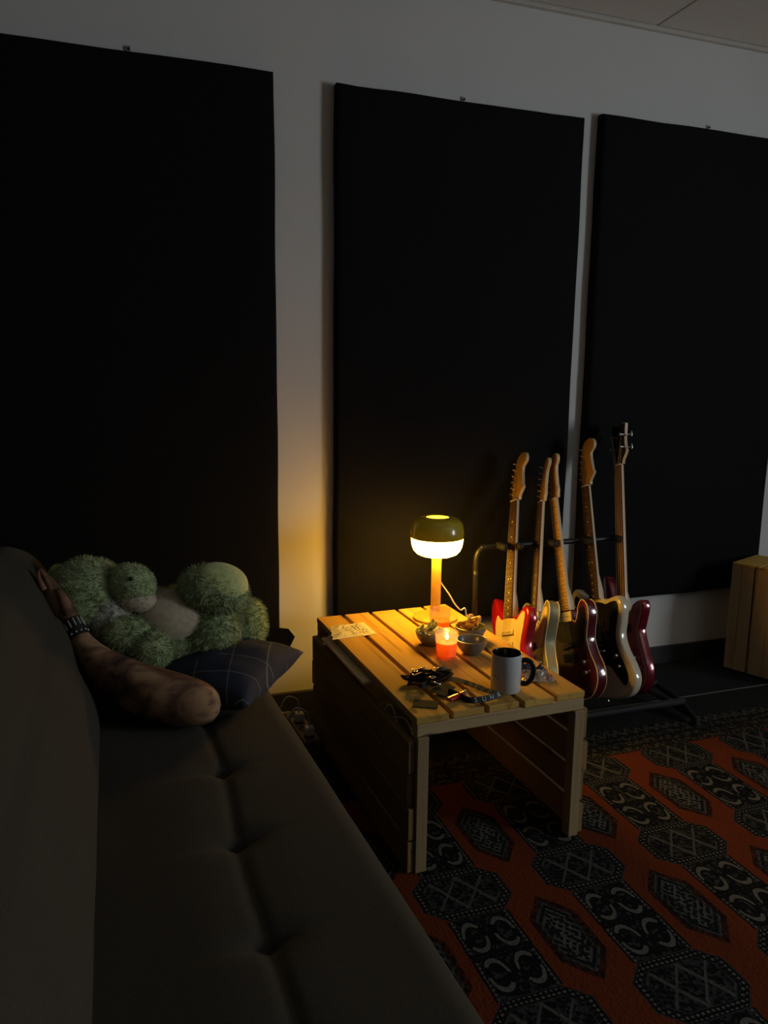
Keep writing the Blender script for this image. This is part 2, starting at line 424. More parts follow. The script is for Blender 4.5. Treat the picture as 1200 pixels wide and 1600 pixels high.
    rows = ((y * (2 * math.pi / .036)).sin().gt(.82))
    fb = mix(nt, rows, fb, BLACK)
    tri = ((x / .045).frac() - .5).abs() * .07
    fb = mix(nt, y.gt(2.135) * ((y - 2.14) - tri).abs().lt(.008), fb, (.06, .054, .042))
    col = mix(nt, y.gt(2.025), col, fb)
    col = mix(nt, y.gt(2.185), col, mix(nt, rnd * .5, (.016, .016, .015), (.026, .026, .024)))
    nt.links.new(col, bs.inputs['Base Color']); bs.inputs['Roughness'].default_value = 0.95; bs.inputs['Specular IOR Level'].default_value = 0.1
    bump(nt, bs, vo.outputs['Distance'], 0.5, 0.003)
    return m
rug = obj('oriental_rug', box(0.30, 3.75, -1.6, 2.345, 0.0005, 0.009, .003), rug_material(), label='orange and black rug with rows of medallions under the crate table', cat='rug')
obj('edge_binding', box(0.30, 3.75, 2.345, 2.352, 0.0005, 0.010, .001), plain('rug_binding', (.12, .11, .085), .9), rug)
fringe = None

# ------------------------------------------------------------------ acoustic panels
def acoustic_panel(x0, x1, z0, z1, clipx, label, flap=False, tilt=0.0, bevel=.012):
    yf, yb = YB - .045, YB - .003
    e = empty('acoustic_panel', ((x0 + x1) / 2, YB, z0), label=label, cat='acoustic panel', group='black fabric wall panels')
    hw_, hz = (x1 - x0) / 2, z1 - z0
    # softly wrapped slab: slightly wavy borders
    nx, nz = 14, 28; b = bmesh.new(); V = {}
    def wav(t, s): return .004 * mnoise.noise(Vector((t * 3.1, s, x0 * 7)))
    for i in range(nx + 1):
        for k in range(nz + 1):
            s, t = i / nx, k / nz
            px = -hw_ + 2 * hw_ * s; pz = hz * t
            px += wav(t * 2, 0.3) * (1 - s) + wav(t * 2, 5.3) * s; pz += wav(s * 2, 9.1) * (1 - t) + wav(s * 2, 13.7) * t
            V[i, k] = b.verts.new((px, yf - YB + .002 * mnoise.noise(Vector((px * 4, pz * 4, x0))), pz))
    for i in range(nx):
        for k in range(nz): b.faces.new((V[i, k], V[i + 1, k], V[i + 1, k + 1], V[i, k + 1]))
    be = [ed for ed in b.edges if ed.is_boundary]
    r = bmesh.ops.extrude_edge_only(b, edges=be)
    for v in [g for g in r['geom'] if isinstance(g, bmesh.types.BMVert)]: v.co.y = yb - YB
    bmesh.ops.recalc_face_normals(b, faces=b.faces)
    bmesh.ops.bevel(b, geom=be, offset=bevel, segments=3, affect='EDGES', profile=.5)
    obj('fabric_cover', b, M['black_fabric'], e, smooth=True, sharp=50)
    c = obj('hanging_clip', box(-.007, .007, -.006, -.001, -.02, .022, .001), M['steel'], e, label='small metal hanging clip'); c.location = (clipx - (x0 + x1) / 2, 0, hz + .004)
    s = obj('screw', sweep([Vector((0, -.011, 0)), Vector((0, -.005, 0))], .004, 10), M['black_metal'], c); s.location = (0, 0, .012)
    if flap:
        fb = bmesh.new()
        pts = [(hw_ - .03, -.050, .06), (hw_ + .028, -.055, .050), (hw_ + .050, -.062, .020), (hw_ + .020, -.056, -.045), (hw_ - .05, -.05, -.055), (hw_ - .10, -.050, -.02)]
        f = fb.faces.new([fb.verts.new(p) for p in pts]); rr = bmesh.ops.extrude_face_region(fb, geom=[f])
        bmesh.ops.translate(fb, vec=(0, .004, 0), verts=[g for g in rr['geom'] if isinstance(g, bmesh.types.BMVert)])
        bmesh.ops.recalc_face_normals(fb, faces=fb.faces)
        obj('loose_corner', fb, M['black_fabric'], e, label='loose folded fabric corner')
    return e
acoustic_panel(-.46, .548, .296, 2.236, .099, 'tall black fabric panel behind the sofa and the plush frog', flap=True)
acoustic_panel(.760, 1.730, .312, 2.230, 1.244, 'tall black fabric panel behind the table lamp')
acoustic_panel(1.810, 2.780, .330, 2.258, 2.335, 'tall black fabric panel behind the white guitar and the bass', bevel=.016)

# ------------------------------------------------------------------ sofa
SZ = 0.405
SY0, SY1 = 0.35, 2.26
sofa = empty('sofa_bed', (0, 1.3, 0), label='long grey-brown sofa with tufted seat along the left side', cat='sofa')
OFF = Vector((0, 1.3, 0))
tufts = [1.583 - .272 * k for k in range(-2, 5)]
def seat_mesh():
    X0, th = -.17, .17
    nu, nv = 70, 190; b = bmesh.new(); rows = []
    prof = []
    # superelliptic cross-section, upper half closes over rounded edges then down to the base
    for j in range(nv + 1):
        yy = SY0 + (SY1 - SY0) * j / nv; r = []
        X1 = .397 + .052 * (1.9 - yy)
        prof = [X0 + (X1 - X0) * i / nu for i in range(nu + 1)]
        ey = min(yy - SY0, SY1 - yy)
        for i in range(nu + 1):
            xx = prof[i]; ex = min(xx - X0, X1 - xx)
            rd = .05
            def edge(d): return 0 if d >= rd else rd - math.sqrt(max(rd * rd - (rd - d) ** 2, 0))
            z = SZ - max(edge(ex), edge(ey)) * (1.0)
            z -= .004 * (1 - math.cos(2 * math.pi * (xx - X0) / (X1 - X0))) * -1
            # central seam and tufts
            sx = .187 + .006 * math.sin(yy * 9)
            g = math.exp(-((xx - sx) / .012) ** 2) * .006 + math.exp(-((xx - sx) / .05) ** 2) * .004
            for ty in tufts:
                d2 = ((xx - sx) / .045) ** 2 + ((yy - ty) / .036) ** 2
                g += .010 * math.exp(-d2) + .009 * math.exp(-((xx - sx) / .016) ** 2 - ((yy - ty) / .012) ** 2)
                # creases running out to the sides
                for sg, sl in ((1, .35), (-1, -.25)):
                    dx = (xx - sx) * sg
                    if 0 < dx < .14: g += .006 * (1 - dx / .14) * math.exp(-((yy - ty - sl * dx * .5) / .012) ** 2)
            z -= g; z += .003 * mnoise.noise(Vector((xx * 7, yy * 5, 1.7)))
            r.append(b.verts.new((xx, yy - 1.3, z)))
        rows.append(r)
    for A, B in zip(rows[:-1], rows[1:]):
        for i in range(nu): b.faces.new((A[i], A[i + 1], B[i + 1], B[i]))
    be = [e for e in b.edges if e.is_boundary]
    r = bmesh.ops.extrude_edge_only(b, edges=be)
    nv_ = [g for g in r['geom'] if isinstance(g, bmesh.types.BMVert)]
    for v in nv_: v.co.z = SZ - th
    bmesh.ops.holes_fill(b, edges=[e for e in b.edges if e.is_boundary], sides=0)
    bmesh.ops.recalc_face_normals(b, faces=b.faces)
    return b
obj('seat_cushion', seat_mesh(), M['sofa'], sofa, smooth=True, sharp=70)
def back_mesh():
    prof = catmull([(-.105, .30, 0), (-.085, .38, 0), (-.088, .46, 0), (-.118, .57, 0), (-.160, .68, 0), (-.205, .765, 0), (-.25, .80, 0), (-.30, .808, 0), (-.355, .785, 0), (-.385, .72, 0), (-.35, .58, 0), (-.29, .42, 0), (-.25, .32, 0), (-.20, .28, 0), (-.13, .275, 0)], 8, True)
    b = bmesh.new(); rows = []; nv = 120; c = Vector((-.2, .53, 0))
    for j in range(nv + 1):
        yy = SY0 + (SY1 - .0 - SY0) * j / nv
        e = min(yy - SY0, SY1 - yy); rd = .10
        k = 1.0 if e >= rd else 0.80 + .20 * math.sqrt(1 - ((rd - e) / rd) ** 2)
        if e > .35: bul = 1
        else: bul = math.sin(math.pi / 2 * e / .35)
        r = []
        for p in prof:
            q = c + (p - c) * k
            xx, zz = q.x, q.y
            front = max(0, min(1, (xx + .19) / .08)) if zz < .66 else 0
            xx += .022 * bul * front
            xx -= .028 * (1 - bul) * front * (1 if yy > 1.3 else 0)
            for ty in tufts:
                d2 = ((zz - .55) / .05) ** 2 + ((yy - ty - .05) / .05) ** 2
                if xx > -.2: xx -= .012 * math.exp(-d2)
            r.append(b.verts.new((xx + .002 * mnoise.noise(Vector((yy * 6, zz * 6, 3))), yy - 1.3, zz)))
        rows.append(r)
    n = len(prof)
    for A, B in zip(rows[:-1], rows[1:]):
        for i in range(n): b.faces.new((A[i], A[(i + 1) % n], B[(i + 1) % n], B[i]))
    b.faces.new(rows[0]); b.faces.new(rows[-1])
    bmesh.ops.recalc_face_normals(b, faces=b.faces)
    return b
obj('backrest_cushion', back_mesh(), M['sofa'], sofa, smooth=True, sharp=60)
obj('frame', box(-.22, .38, SY0 + .05 - 1.3, SY1 - .05 - 1.3, .15, .24, .008), M['black_metal'], sofa)
for sx in (-.16, .25):
    for sy in (SY0 + .12, SY1 - .12):
        l = obj('leg', lathe([(0, 0), (.014, 0), (.022, .15), (0, .15)], 16), M['black_metal'], sofa); l.location = (sx, sy - 1.3, 0)
# lint left on the seat
lm = plain('white_lint', (.6, .6, .58), .9)
for (px, py, s, ll) in ((222, 1447, .006, 'largest white lint fleck on the dark sofa seat'), (206, 1463, .0035, 'small white lint fleck left of the largest one on the seat'), (229, 1438, .003, 'smallest white lint fleck just behind the largest one on the seat')):
    p = onz(px, py, SZ - .003)
    lb = blob(s, s * .45, s * .35, 2)
    for v in lb.verts: v.co *= 1 + .5 * mnoise.noise(v.co * 500)
    o = obj('lint_fleck', lb, lm, label=ll, cat='lint', group='lint flecks on the seat'); o.location = p; o.rotation_euler = (0, 0, s * 300)

# ------------------------------------------------------------------ crate table
TZ = 0.43
RZT = math.radians(2.0)
table = empty('crate_table', (0.9225, 1.656, 0.0), RZT, label='low pine plank table carrying the glowing lamp', cat='table')
# local frame: x -.25...25, y 0...0.86
PW, GAP, PL = .0900, .0125, .865
plank_me = None
for i in range(5):
    x0 = -.25 + i * (PW + GAP)
    l = PL + random.uniform(-.006, .006); ys = random.uniform(-.004, .004)
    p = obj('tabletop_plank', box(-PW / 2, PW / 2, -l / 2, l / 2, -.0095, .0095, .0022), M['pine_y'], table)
    p.location = (x0 + PW / 2, PL / 2 + ys, TZ - .0095 + random.uniform(-.0008, .0008))
for yy in (.0, PL / 2 - .02, PL - .034):
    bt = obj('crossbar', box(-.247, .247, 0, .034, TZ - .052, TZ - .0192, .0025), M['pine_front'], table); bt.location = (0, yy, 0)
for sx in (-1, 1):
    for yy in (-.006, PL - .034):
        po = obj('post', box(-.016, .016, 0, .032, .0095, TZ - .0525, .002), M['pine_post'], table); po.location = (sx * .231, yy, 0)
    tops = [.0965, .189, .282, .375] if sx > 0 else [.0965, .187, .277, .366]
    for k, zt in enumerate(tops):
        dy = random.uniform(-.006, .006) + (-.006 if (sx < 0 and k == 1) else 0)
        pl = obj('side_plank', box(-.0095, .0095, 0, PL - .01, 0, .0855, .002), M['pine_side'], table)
        pl.location = (sx * (.231 + .0165 + .0095), .004 + dy, zt - .0855)
lg = obj('ledge_board', box(-.021, .021, 0, .40, 0, .010, .002), M['pine_ledge'], table, label='pale narrow board in the slot beside the tabletop')
lg.location = (-.256, .315, .3975)
obj('ledge_support', box(-.250, -.236, .33, .70, .335, .397, .001), M['pine_y'], table)

# ------------------------------------------------------------------ table lamp
LP = Vector((1.036, 2.378, TZ))
lamp = empty('table_lamp', LP, label='glowing mushroom table lamp with olive shade and yellow stem', cat='lamp')
M['lamp_yellow'] = plain('yellow_lacquer', (.55, .33, .06), .45, var=.03)
M['lamp_olive'] = plain('olive_green_enamel', (.26, .22, .02), .22, var=.04, coat=.6)
_nt = M['lamp_olive'].node_tree; _tl = N(_nt, 'ShaderNodeBsdfTranslucent'); _tl.inputs[0].default_value = (.56, .60, .05, 1); _ms = N(_nt, 'ShaderNodeMixShader'); _ms.inputs[0].default_value = .055
_nt.links.new(_nt.nodes['Principled BSDF'].outputs[0], _ms.inputs[1]); _nt.links.new(_tl.outputs[0], _ms.inputs[2]); _nt.links.new(_ms.outputs[0], _nt.nodes['Material Output'].inputs[0])
em, nt, bs = new_mat('lit_opal_glass')
bs.inputs['Base Color'].default_value = (.9, .8, .6, 1)
nn = N(nt, 'ShaderNodeTexNoise', Scale=3.0); nt.links.new(texco(nt), nn.inputs['Vector'])
nt.links.new(ramp(nt, nn.outputs[0], [(.3, (1, .50, .042)), (.7, (1, .52, .048))]), bs.inputs['Emission Color'])
bs.inputs['Emission Strength'].default_value = 54.0
obj('lamp_base', lathe([(0, 0), (.074, 0), (.077, .002), (.077, .007), (.0745, .009), (0, .009)], 64), M['lamp_yellow'], lamp, smooth=True, sharp=40)
obj('stem', lathe([(0, .009), (.0172, .009), (.0172, .240), (0, .240)], 32), M['lamp_yellow'], lamp, smooth=True, sharp=40)
# shade: shell with an opening at the top
prof = [(.0915, .290), (.0930, .298), (.0925, .314), (.0890, .331), (.0820, .345), (.0700, .3545), (.0540, .3598), (.0405, .3610), (.0390, .3602), (.0390, .3580), (.052, .3573), (.068, .352), (.0795, .343), (.0865, .330), (.0900, .313), (.0905, .298), (.0900, .290), (.0915, .290)]
obj('lamp_shade', lathe(prof, 64), M['lamp_olive'], lamp, smooth=True, sharp=45)
obj('diffuser', lathe([(0, .2235), (.034, .2240), (.055, .2275), (.070, .2345), (.0805, .246), (.0865, .261), (.0890, .276), (.0897, .2895), (.0897, .294), (0, .296)], 64), em, lamp, smooth=True, label='glowing white glass diffuser')
tm = em.copy(); tm.name = 'lit_top_opening'; tm.node_tree.nodes['Principled BSDF'].inputs['Emission Strength'].default_value = 2.4
obj('top_diffuser', lathe([(0, .3565), (.0384, .3565), (.0384, .3545), (0, .3545)], 48), tm, lamp, label='glowing disc in the top opening')
cab = catmull([ony(686, 905, 2.395) - LP] + [ony(*q_, 2.42) - LP for q_ in ((692, 915), (702, 929), (711, 944))] + [Vector((.118, .045, .006)), Vector((.142, .05, -.006)), Vector((.15, .06, -.20)), Vector((.15, .12, -.41))], 8)
obj('power_cable', sweep(cab, .0026, 8), M['plastic_white'], lamp, smooth=True)

# ------------------------------------------------------------------ candles
def frosted(name, tint):
    m, nt, bs = new_mat(name)
    tr = N(nt, 'ShaderNodeBsdfTransparent'); tr.inputs[0].default_value = (*tint, 1)
    tl = N(nt, 'ShaderNodeBsdfTranslucent'); tl.inputs[0].default_value = (*tint, 1)
    df = N(nt, 'ShaderNodeBsdfDiffuse'); df.inputs[0].default_value = (*tint, 1)
    gl = N(nt, 'ShaderNodeBsdfGlossy', Roughness=.25); gl.inputs[0].default_value = (.9, .9, .9, 1)
    nz = N(nt, 'ShaderNodeTexNoise', Scale=40.0); nt.links.new(texco(nt), nz.inputs['Vector'])
    a = nt.nodes.new('ShaderNodeMixShader'); b = nt.nodes.new('ShaderNodeMixShader'); c = nt.nodes.new('ShaderNodeMixShader')
    a.inputs[0].default_value = .45; nt.links.new(tl.outputs[0], a.inputs[1]); nt.links.new(df.outputs[0], a.inputs[2])
    f = X(nt, nz.outputs[0]) * .1 + .10; nt.links.new(f.k, b.inputs[0]); nt.links.new(tr.outputs[0], b.inputs[1]); nt.links.new(a.outputs[0], b.inputs[2])
    c.inputs[0].default_value = .07; nt.links.new(b.outputs[0], c.inputs[1]); nt.links.new(gl.outputs[0], c.inputs[2])
    nt.links.new(c.outputs[0], nt.nodes['Material Output'].inputs[0]); return m
def waxmat():
    m, nt, bs = new_mat('orange_wax')
    tl = N(nt, 'ShaderNodeBsdfTranslucent'); tl.inputs[0].default_value = (1.0, .46, .035, 1)
    df = N(nt, 'ShaderNodeBsdfDiffuse'); df.inputs[0].default_value = (.85, .36, .04, 1)
    nz = N(nt, 'ShaderNodeTexNoise', Scale=30.0); nt.links.new(texco(nt), nz.inputs['Vector'])
    a = nt.nodes.new('ShaderNodeMixShader'); f = X(nt, nz.outputs[0]) * .1 + .33; nt.links.new(f.k, a.inputs[0])
    nt.links.new(tl.outputs[0], a.inputs[1]); nt.links.new(df.outputs[0], a.inputs[2]); nt.links.new(a.outputs[0], nt.nodes['Material Output'].inputs[0]); return m
M['frost'] = frosted('frosted_candle_glass', (.97, .84, .66)); M['wax'] = waxmat()
fm, nt, bs = new_mat('candle_flame')
bs.inputs['Base Color'].default_value = (0, 0, 0, 1)
sepz = nt.nodes.new('ShaderNodeSeparateXYZ'); nt.links.new(texco(nt), sepz.inputs[0])
nt.links.new(ramp(nt, (X(nt, sepz.outputs[2]) * 45.0 + .5).k, [(0, (1, .55, .15)), (.5, (1, .8, .4)), (1, (1, .5, .12))]), bs.inputs['Emission Color'])
bs.inputs['Emission Strength'].default_value = 60.0
def candle(loc, lit, label):
    c = empty('candle', loc, label=label, cat='candle', group='candles in frosted glasses')
    g = lathe([(0, 0), (.0285, 0), (.0300, .002), (.0355, .080), (.0348, .0806), (.0340, .080), (.0288, .006), (0, .006)], 48)
    obj('glass', g, M['frost'], c, smooth=True, sharp=50)
    zt = .046 if lit else .042
    obj('wax', lathe([(0, .0065), (.0280, .0065), (.0312, zt + .002), (.029, zt), (0, zt - .001)], 40), M['wax'], c, smooth=True, sharp=50)
    obj('wick', sweep(catmull([(0, 0, zt - .001), (.0005, 0, zt + .004), (.002, 0, zt + .008)], 4), .0009, 6), plain('charred_wick', (.01, .01, .01), .9), c)
    if lit:
        fl = obj('flame', lathe([(0, -.006), (.0025, -.005), (.0042, -.001), (.0038, .004), (.0022, .010), (.0008, .016), (0, .018)], 16), fm, c, smooth=True); fl.location = (.0015, 0, zt + .014)
        L = bpy.data.lights.new('candle_light', 'POINT'); L.energy = .6; L.color = (1, .52, .16); L.shadow_soft_size = .004
        lo_ = bpy.data.objects.new('candle_light', L); COL.objects.link(lo_); lo_.parent = c; lo_.location = (.0015, 0, zt + .021)
    return c
candle((.918, 2.018, TZ), True, 'lit orange candle in a frosted glass among the bowls')
candle((.989, 2.232, TZ), False, 'unlit orange candle in a frosted glass in front of the lamp')

# ------------------------------------------------------------------ bowls and snacks
def bowl(loc, r, hgt, label, mat):
    prof = [(0, 0), (r * .52, 0), (r * .55, .002), (r * .58, .004), (r * .85, hgt * .45), (r * .985, hgt * .8), (r, hgt), (r * .965, hgt + .0008), (r * .93, hgt), (r * .92, hgt * .82), (r * .78, hgt * .48), (r * .5, .009), (0, .007)]
    return obj('snack_bowl', lathe(prof, 56), mat, label=label, cat='bowl', group='snack bowls on the table', smooth=True, sharp=60), None
def setl(o, loc): o.location = loc; return o
bg_, _ = bowl(None, .0475, .046, 'empty grey bowl right of the lit candle', M['ceramic_grey']); setl(bg_, (1.003, 2.022, TZ))
bl_, _ = bowl(None, .0475, .046, 'grey bowl of pale green shells left of the lit candle', M['ceramic_grey']); setl(bl_, (.915, 2.135, TZ))
bb_, _ = bowl(None, .0500, .046, 'grey bowl of golden crumpled crisps behind the empty bowl', M['ceramic_grey']); setl(bb_, (1.055, 2.135, TZ))
M['crisp'] = plain('golden_crisp', (.62, .36, .10), .45, var=.35, scale=120)
M['shell'] = plain('pale_green_shell', (.60, .58, .22), .5, var=.3, scale=120)
def crisp_mesh(seed, s, thick=.0013, curl=1.0):
    rn = random.Random(seed); b = bmesh.new(); n = 7; V = {}
    fx, fy, ph = rn.uniform(60, 110), rn.uniform(50, 100), rn.uniform(0, 6)
    for i in range(n + 1):
        for j in range(n + 1):
            u_, v_ = i / n * 2 - 1, j / n * 2 - 1
            x_ = u_ * math.sqrt(1 - v_ * v_ / 2) * s; y_ = v_ * math.sqrt(1 - u_ * u_ / 2) * s * .75
            z_ = curl * (.35 * s * math.sin(fx * x_ + ph) * math.cos(fy * y_) + .35 * (x_ * x_) / s)
            V[i, j] = b.verts.new((x_, y_, z_))
    fs = [b.faces.new((V[i, j], V[i + 1, j], V[i + 1, j + 1], V[i, j + 1])) for i in range(n) for j in range(n)]
    r = bmesh.ops.extrude_face_region(b, geom=fs); bmesh.ops.translate(b, vec=(0, 0, thick), verts=[g for g in r['geom'] if isinstance(g, bmesh.types.BMVert)])
    bmesh.ops.recalc_face_normals(b, faces=b.faces); return b
for k in range(13):
    a = k * 2.4; rr = .006 + .018 * ((k * 37 % 13) / 13)
    o = obj('crisp', crisp_mesh(k, (.019 + .006 * ((k * 5) % 3) / 2)), M['crisp'], label='golden crumpled crisp heaped in the bowl behind the empty bowl', cat='crisp', group='crisps in the back bowl', smooth=True)
    o.location = (1.055 + rr * math.cos(a), 2.135 + rr * math.sin(a), TZ + .036 + .0026 * k); o.rotation_euler = (random.uniform(-1, 1) + (.7 if k > 8 else 0), random.uniform(-1, 1), a)
for k in range(14):
    a = k * 2.4 + 1; rr = .007 + .025 * ((k * 37 % 14) / 14)
    o = obj('nut_shell', crisp_mesh(k + 50, .0145, .001, 1.5), M['shell'], label='pale green shell heaped in the bowl left of the lit candle', cat='nut shell', group='shells in the left bowl', smooth=True)
    o.location = (.915 + rr * math.cos(a), 2.135 + rr * math.sin(a), TZ + .040 + .0016 * k); o.rotation_euler = (random.uniform(-1, 1), random.uniform(-1, 1), a)

# ------------------------------------------------------------------ mug
mug = empty('mug', (.970, 1.742, TZ), math.radians(-31), label='white mug with black inside and black handle at the table front', cat='mug')
M['mug_white'] = plain('white_glaze', (.62, .63, .63), .3, var=.02, coat=.2)
M['mug_black'] = plain('black_glaze', (.012, .012, .013), .2)
obj('body', lathe([(0, 0), (.0385, 0), (.0405, .002), (.0405, .1020), (.0400, .1036), (.0393, .1043)], 64), M['mug_white'], mug, smooth=True, sharp=50)
obj('inside', lathe([(.0393, .1043), (.0384, .1036), (.0378, .102), (.0376, .008), (.034, .0055), (0, .005)], 64), M['mug_black'], mug, smooth=True, sharp=50, label='black glazed inside')
hp = catmull([(.038, 0, .083), (.052, 0, .087), (.066, 0, .080), (.0715, 0, .060), (.067, 0, .036), (.054, 0, .022), (.038, 0, .022)], 8)
obj('handle', sweep(hp, [(.0055, .0075)] * len(hp), 14, up=(0, 1, 0)), M['mug_black'], mug, smooth=True, label='black glazed handle')
# thin drawn line on the mug
ang = [math.radians(-140 + 3 * k) for k in range(10)]
ln = [Vector((.0407 * math.cos(t), .0407 * math.sin(t), .048 - .0007 * k + .0025 * math.sin(k * 2.1))) for k, t in enumerate(ang)]
obj('printed_scribble', sweep(catmull(ln, 4), .0005, 5), plain('print_grey', (.12, .12, .13), .5), mug)

# ------------------------------------------------------------------ lanyards, cards, lighter
M['ribbon'] = plain('black_ribbon', (.012, .013, .013), .6, var=.2, scale=200, spec=.3)
M['ribbon_taupe_sheen'] = plain('taupe_sheen_ribbon', (.30, .25, .16), .7, var=.2, scale=200, spec=.2)  # lamp sheen on the black strap, painted as a taupe colour
M['ink_dark'] = plain('black_print', (.008, .008, .008), .7)
M['card'] = plain('grey_card', (.03, .03, .022), .85, var=.2, spec=.1)
M['ink'] = plain('pale_grey_print', (.50, .50, .46), .6)
lan = empty('lanyard', (.80, 1.83, TZ), label='tangled black lanyard with metal clips in a heap', cat='lanyard', group='lanyards')
def loopstrip(c, ra, rb, rot, z0, turns, seed, w_=.018):
    pts = []; n_ = int(turns * 9)
    for k in range(n_):
        a = k / 9 * 2 * math.pi; wob = 1 + .16 * math.sin(k * 1.3 + seed)
        x_, y_ = ra * wob * math.cos(a), rb * wob * math.sin(a)
        pts.append((c[0] + x_ * math.cos(rot) - y_ * math.sin(rot), c[1] + x_ * math.sin(rot) + y_ * math.cos(rot), z0 + .006 * math.sin(k * 1.3 + seed) + .010 * k / n_))
    pth = catmull(pts, 7)
    ups = [Vector((.6 * math.sin(i * .09 + seed), .6 * math.cos(i * .07 + seed), .75)) for i in range(len(pth))]
    return ribbon(pth, w_, .0011, ups)
obj('ribbon_strap', loopstrip((-.052, -.004), .026, .030, .2, .011, 1.25, 1.0, .015), M['ribbon'], lan)
obj('ribbon_strap', loopstrip((-.020, .022), .058, .016, -.15, .010, 1.4, 2.2, .010), M['ribbon'], lan)
obj('ribbon_strap', loopstrip((.010, .010), .040, .026, .5, .009, 1.5, 4.0, .009), M['ribbon'], lan)
obj('ribbon_strap', loopstrip((-.030, .030), .044, .012, .35, .018, 1.2, 5.1, .009), M['ribbon'], lan)
obj('ribbon_strap', loopstrip((.030, .034), .030, .014, -.6, .014, 1.3, .4, .010), M['ribbon_taupe_sheen'], lan)
obj('ribbon_end', ribbon(catmull([(.02, .03, .02), (.035, .035, .026), (.052, .045, .018), (.066, .03, .006)], 6), .016, .001, [Vector((.3, .5, .7))] * 60), plain('taupe_ribbon', (.12, .105, .08), .6), lan)
for (x_, y_, z_, a) in ((-.012, -.014, .020, 25), (-.046, .032, .026, 10), (-.016, .042, .026, 160), (-.058, .012, .024, 70), (.022, .040, .022, 40)):
    cl = obj('metal_clip', sweep(catmull([(-.011, 0, 0), (-.006, .004, 0), (.004, .004, 0), (.010, 0, 0), (.004, -.004, 0), (-.006, -.004, 0)], 5, True), .0013, 8, True), M['chrome'], lan, smooth=True)
    cl.location = (x_, y_, z_ + .008); cl.rotation_euler = (.3, .2, math.radians(a))
tb = obj('swivel_barrel', sweep([Vector((0, 0, 0)), Vector((.022, -.014, -.006))], .0022, 10), M['chrome'], lan, smooth=True); tb.location = (-.022, -.026, .022)
lan2 = empty('lanyard', (.905, 1.745, TZ), label='black lanyard strap printed with pale capital letters beside the mug', cat='lanyard', group='lanyards')
def P2(px, py, z): v = onz(px, py, TZ + z); return v - Vector((.905, 1.745, TZ))
toc = (Vector((0, 0, CAM_H)) - Vector((.905, 1.745, TZ))).normalized()
pA = [P2(690, 1058, .010), P2(712, 1062, .009), P2(735, 1069, .007), P2(758, 1078, .007), P2(776, 1083, .008)]
pathA = catmull(pA, 10)
obj('ribbon_strap', ribbon(pathA, .017, .0009, [Vector((.35, .8, .35))] * len(pathA)), M['ribbon_taupe_sheen'], lan2, label='strap side with lamp sheen as taupe colour and dark letters')
pB = [P2(783, 1084, .009), P2(770, 1089, .008), P2(752, 1093, .008), P2(733, 1094, .008), P2(716, 1086, .008), P2(700, 1080, .010)]
pathB = catmull(pB, 10)
obj('ribbon_strap', ribbon(pathB, .016, .0009, [Vector((.05, .55, .8))] * len(pathB)), M['ribbon'], lan2)
def letters(s, path, a, b, size, upv, off, ink='ink'):
    n = len(s)
    L = [0]
    for p, q in zip(path[:-1], path[1:]): L.append(L[-1] + (q - p).length)
    for k, ch in enumerate(s):
        t = (a + (b - a) * (k / max(n - 1, 1))) * L[-1]
        i = max(j for j in range(len(L)) if L[j] <= t + 1e-9); i = min(i, len(path) - 2)
        p = path[i].lerp(path[i + 1], (t - L[i]) / max(L[i + 1] - L[i], 1e-9)); d = (path[i + 1] - path[i]).normalized()
        if d.x < 0: d = -d
        u_ = Vector(upv); u_ = (u_ - d * u_.dot(d)).normalized(); nn_ = d.cross(u_)
        o = obj('letter', text_mesh(ch, size), M[ink], lan2)
        o.matrix_local = Matrix(((d.x, u_.x, nn_.x, p.x + nn_.x * off), (d.y, u_.y, nn_.y, p.y + nn_.y * off), (d.z, u_.z, nn_.z, p.z + nn_.z * off), (0, 0, 0, 1)))
letters('OSUNA', pathA, .42, .93, .018, (.35, .8, .35), .0009, 'ink_dark')
letters('SUNA', pathB[::-1], .52, .94, .018, (.05, .55, .8), .0009)
def card(px, py, rot, w_, l_, z, label, tilt=(0, 0)):
    o = obj('badge_card', box(-l_ / 2, l_ / 2, -w_ / 2, w_ / 2, 0, .0018, .0006), M['card'], label=label, cat='badge', group='badge cards')
    p = onz(px, py, TZ); o.location = (p.x, p.y, TZ + z); o.rotation_euler = (tilt[0], tilt[1], math.radians(rot)); return o
card(692, 1082, 38, .045, .062, .008, 'grey badge card under the tangled lanyard beside the red lighter', (.12, -.08))
card(665, 1101, -28, .045, .064, .0012, 'grey badge card at the near left table corner')
M['red_plastic'] = plain('red_plastic', (.42, .01, .025), .25, var=.05, coat=.4)
lt = empty('lighter', (.815, 1.722, TZ + .008), math.radians(24), label='shiny red lighter lying by the lettered lanyard', cat='lighter')
lb = bmesh.new(); lb = sweep([Vector((-.030, 0, 0)), Vector((.026, 0, 0))], [(.0055, .0105)] * 2, 20)
obj('body', lb, M['red_plastic'], lt, smooth=True, sharp=50)
obj('metal_cap', sweep([Vector((.026, 0, 0)), Vector((.038, 0, 0))], [(.0055, .010)] * 2, 16), M['chrome'], lt, smooth=True, sharp=50)
obj('spark_wheel', sweep([Vector((.036, -.0035, .004)), Vector((.036, .0035, .004))], .0035, 14), M['steel'], lt, smooth=True, sharp=40)

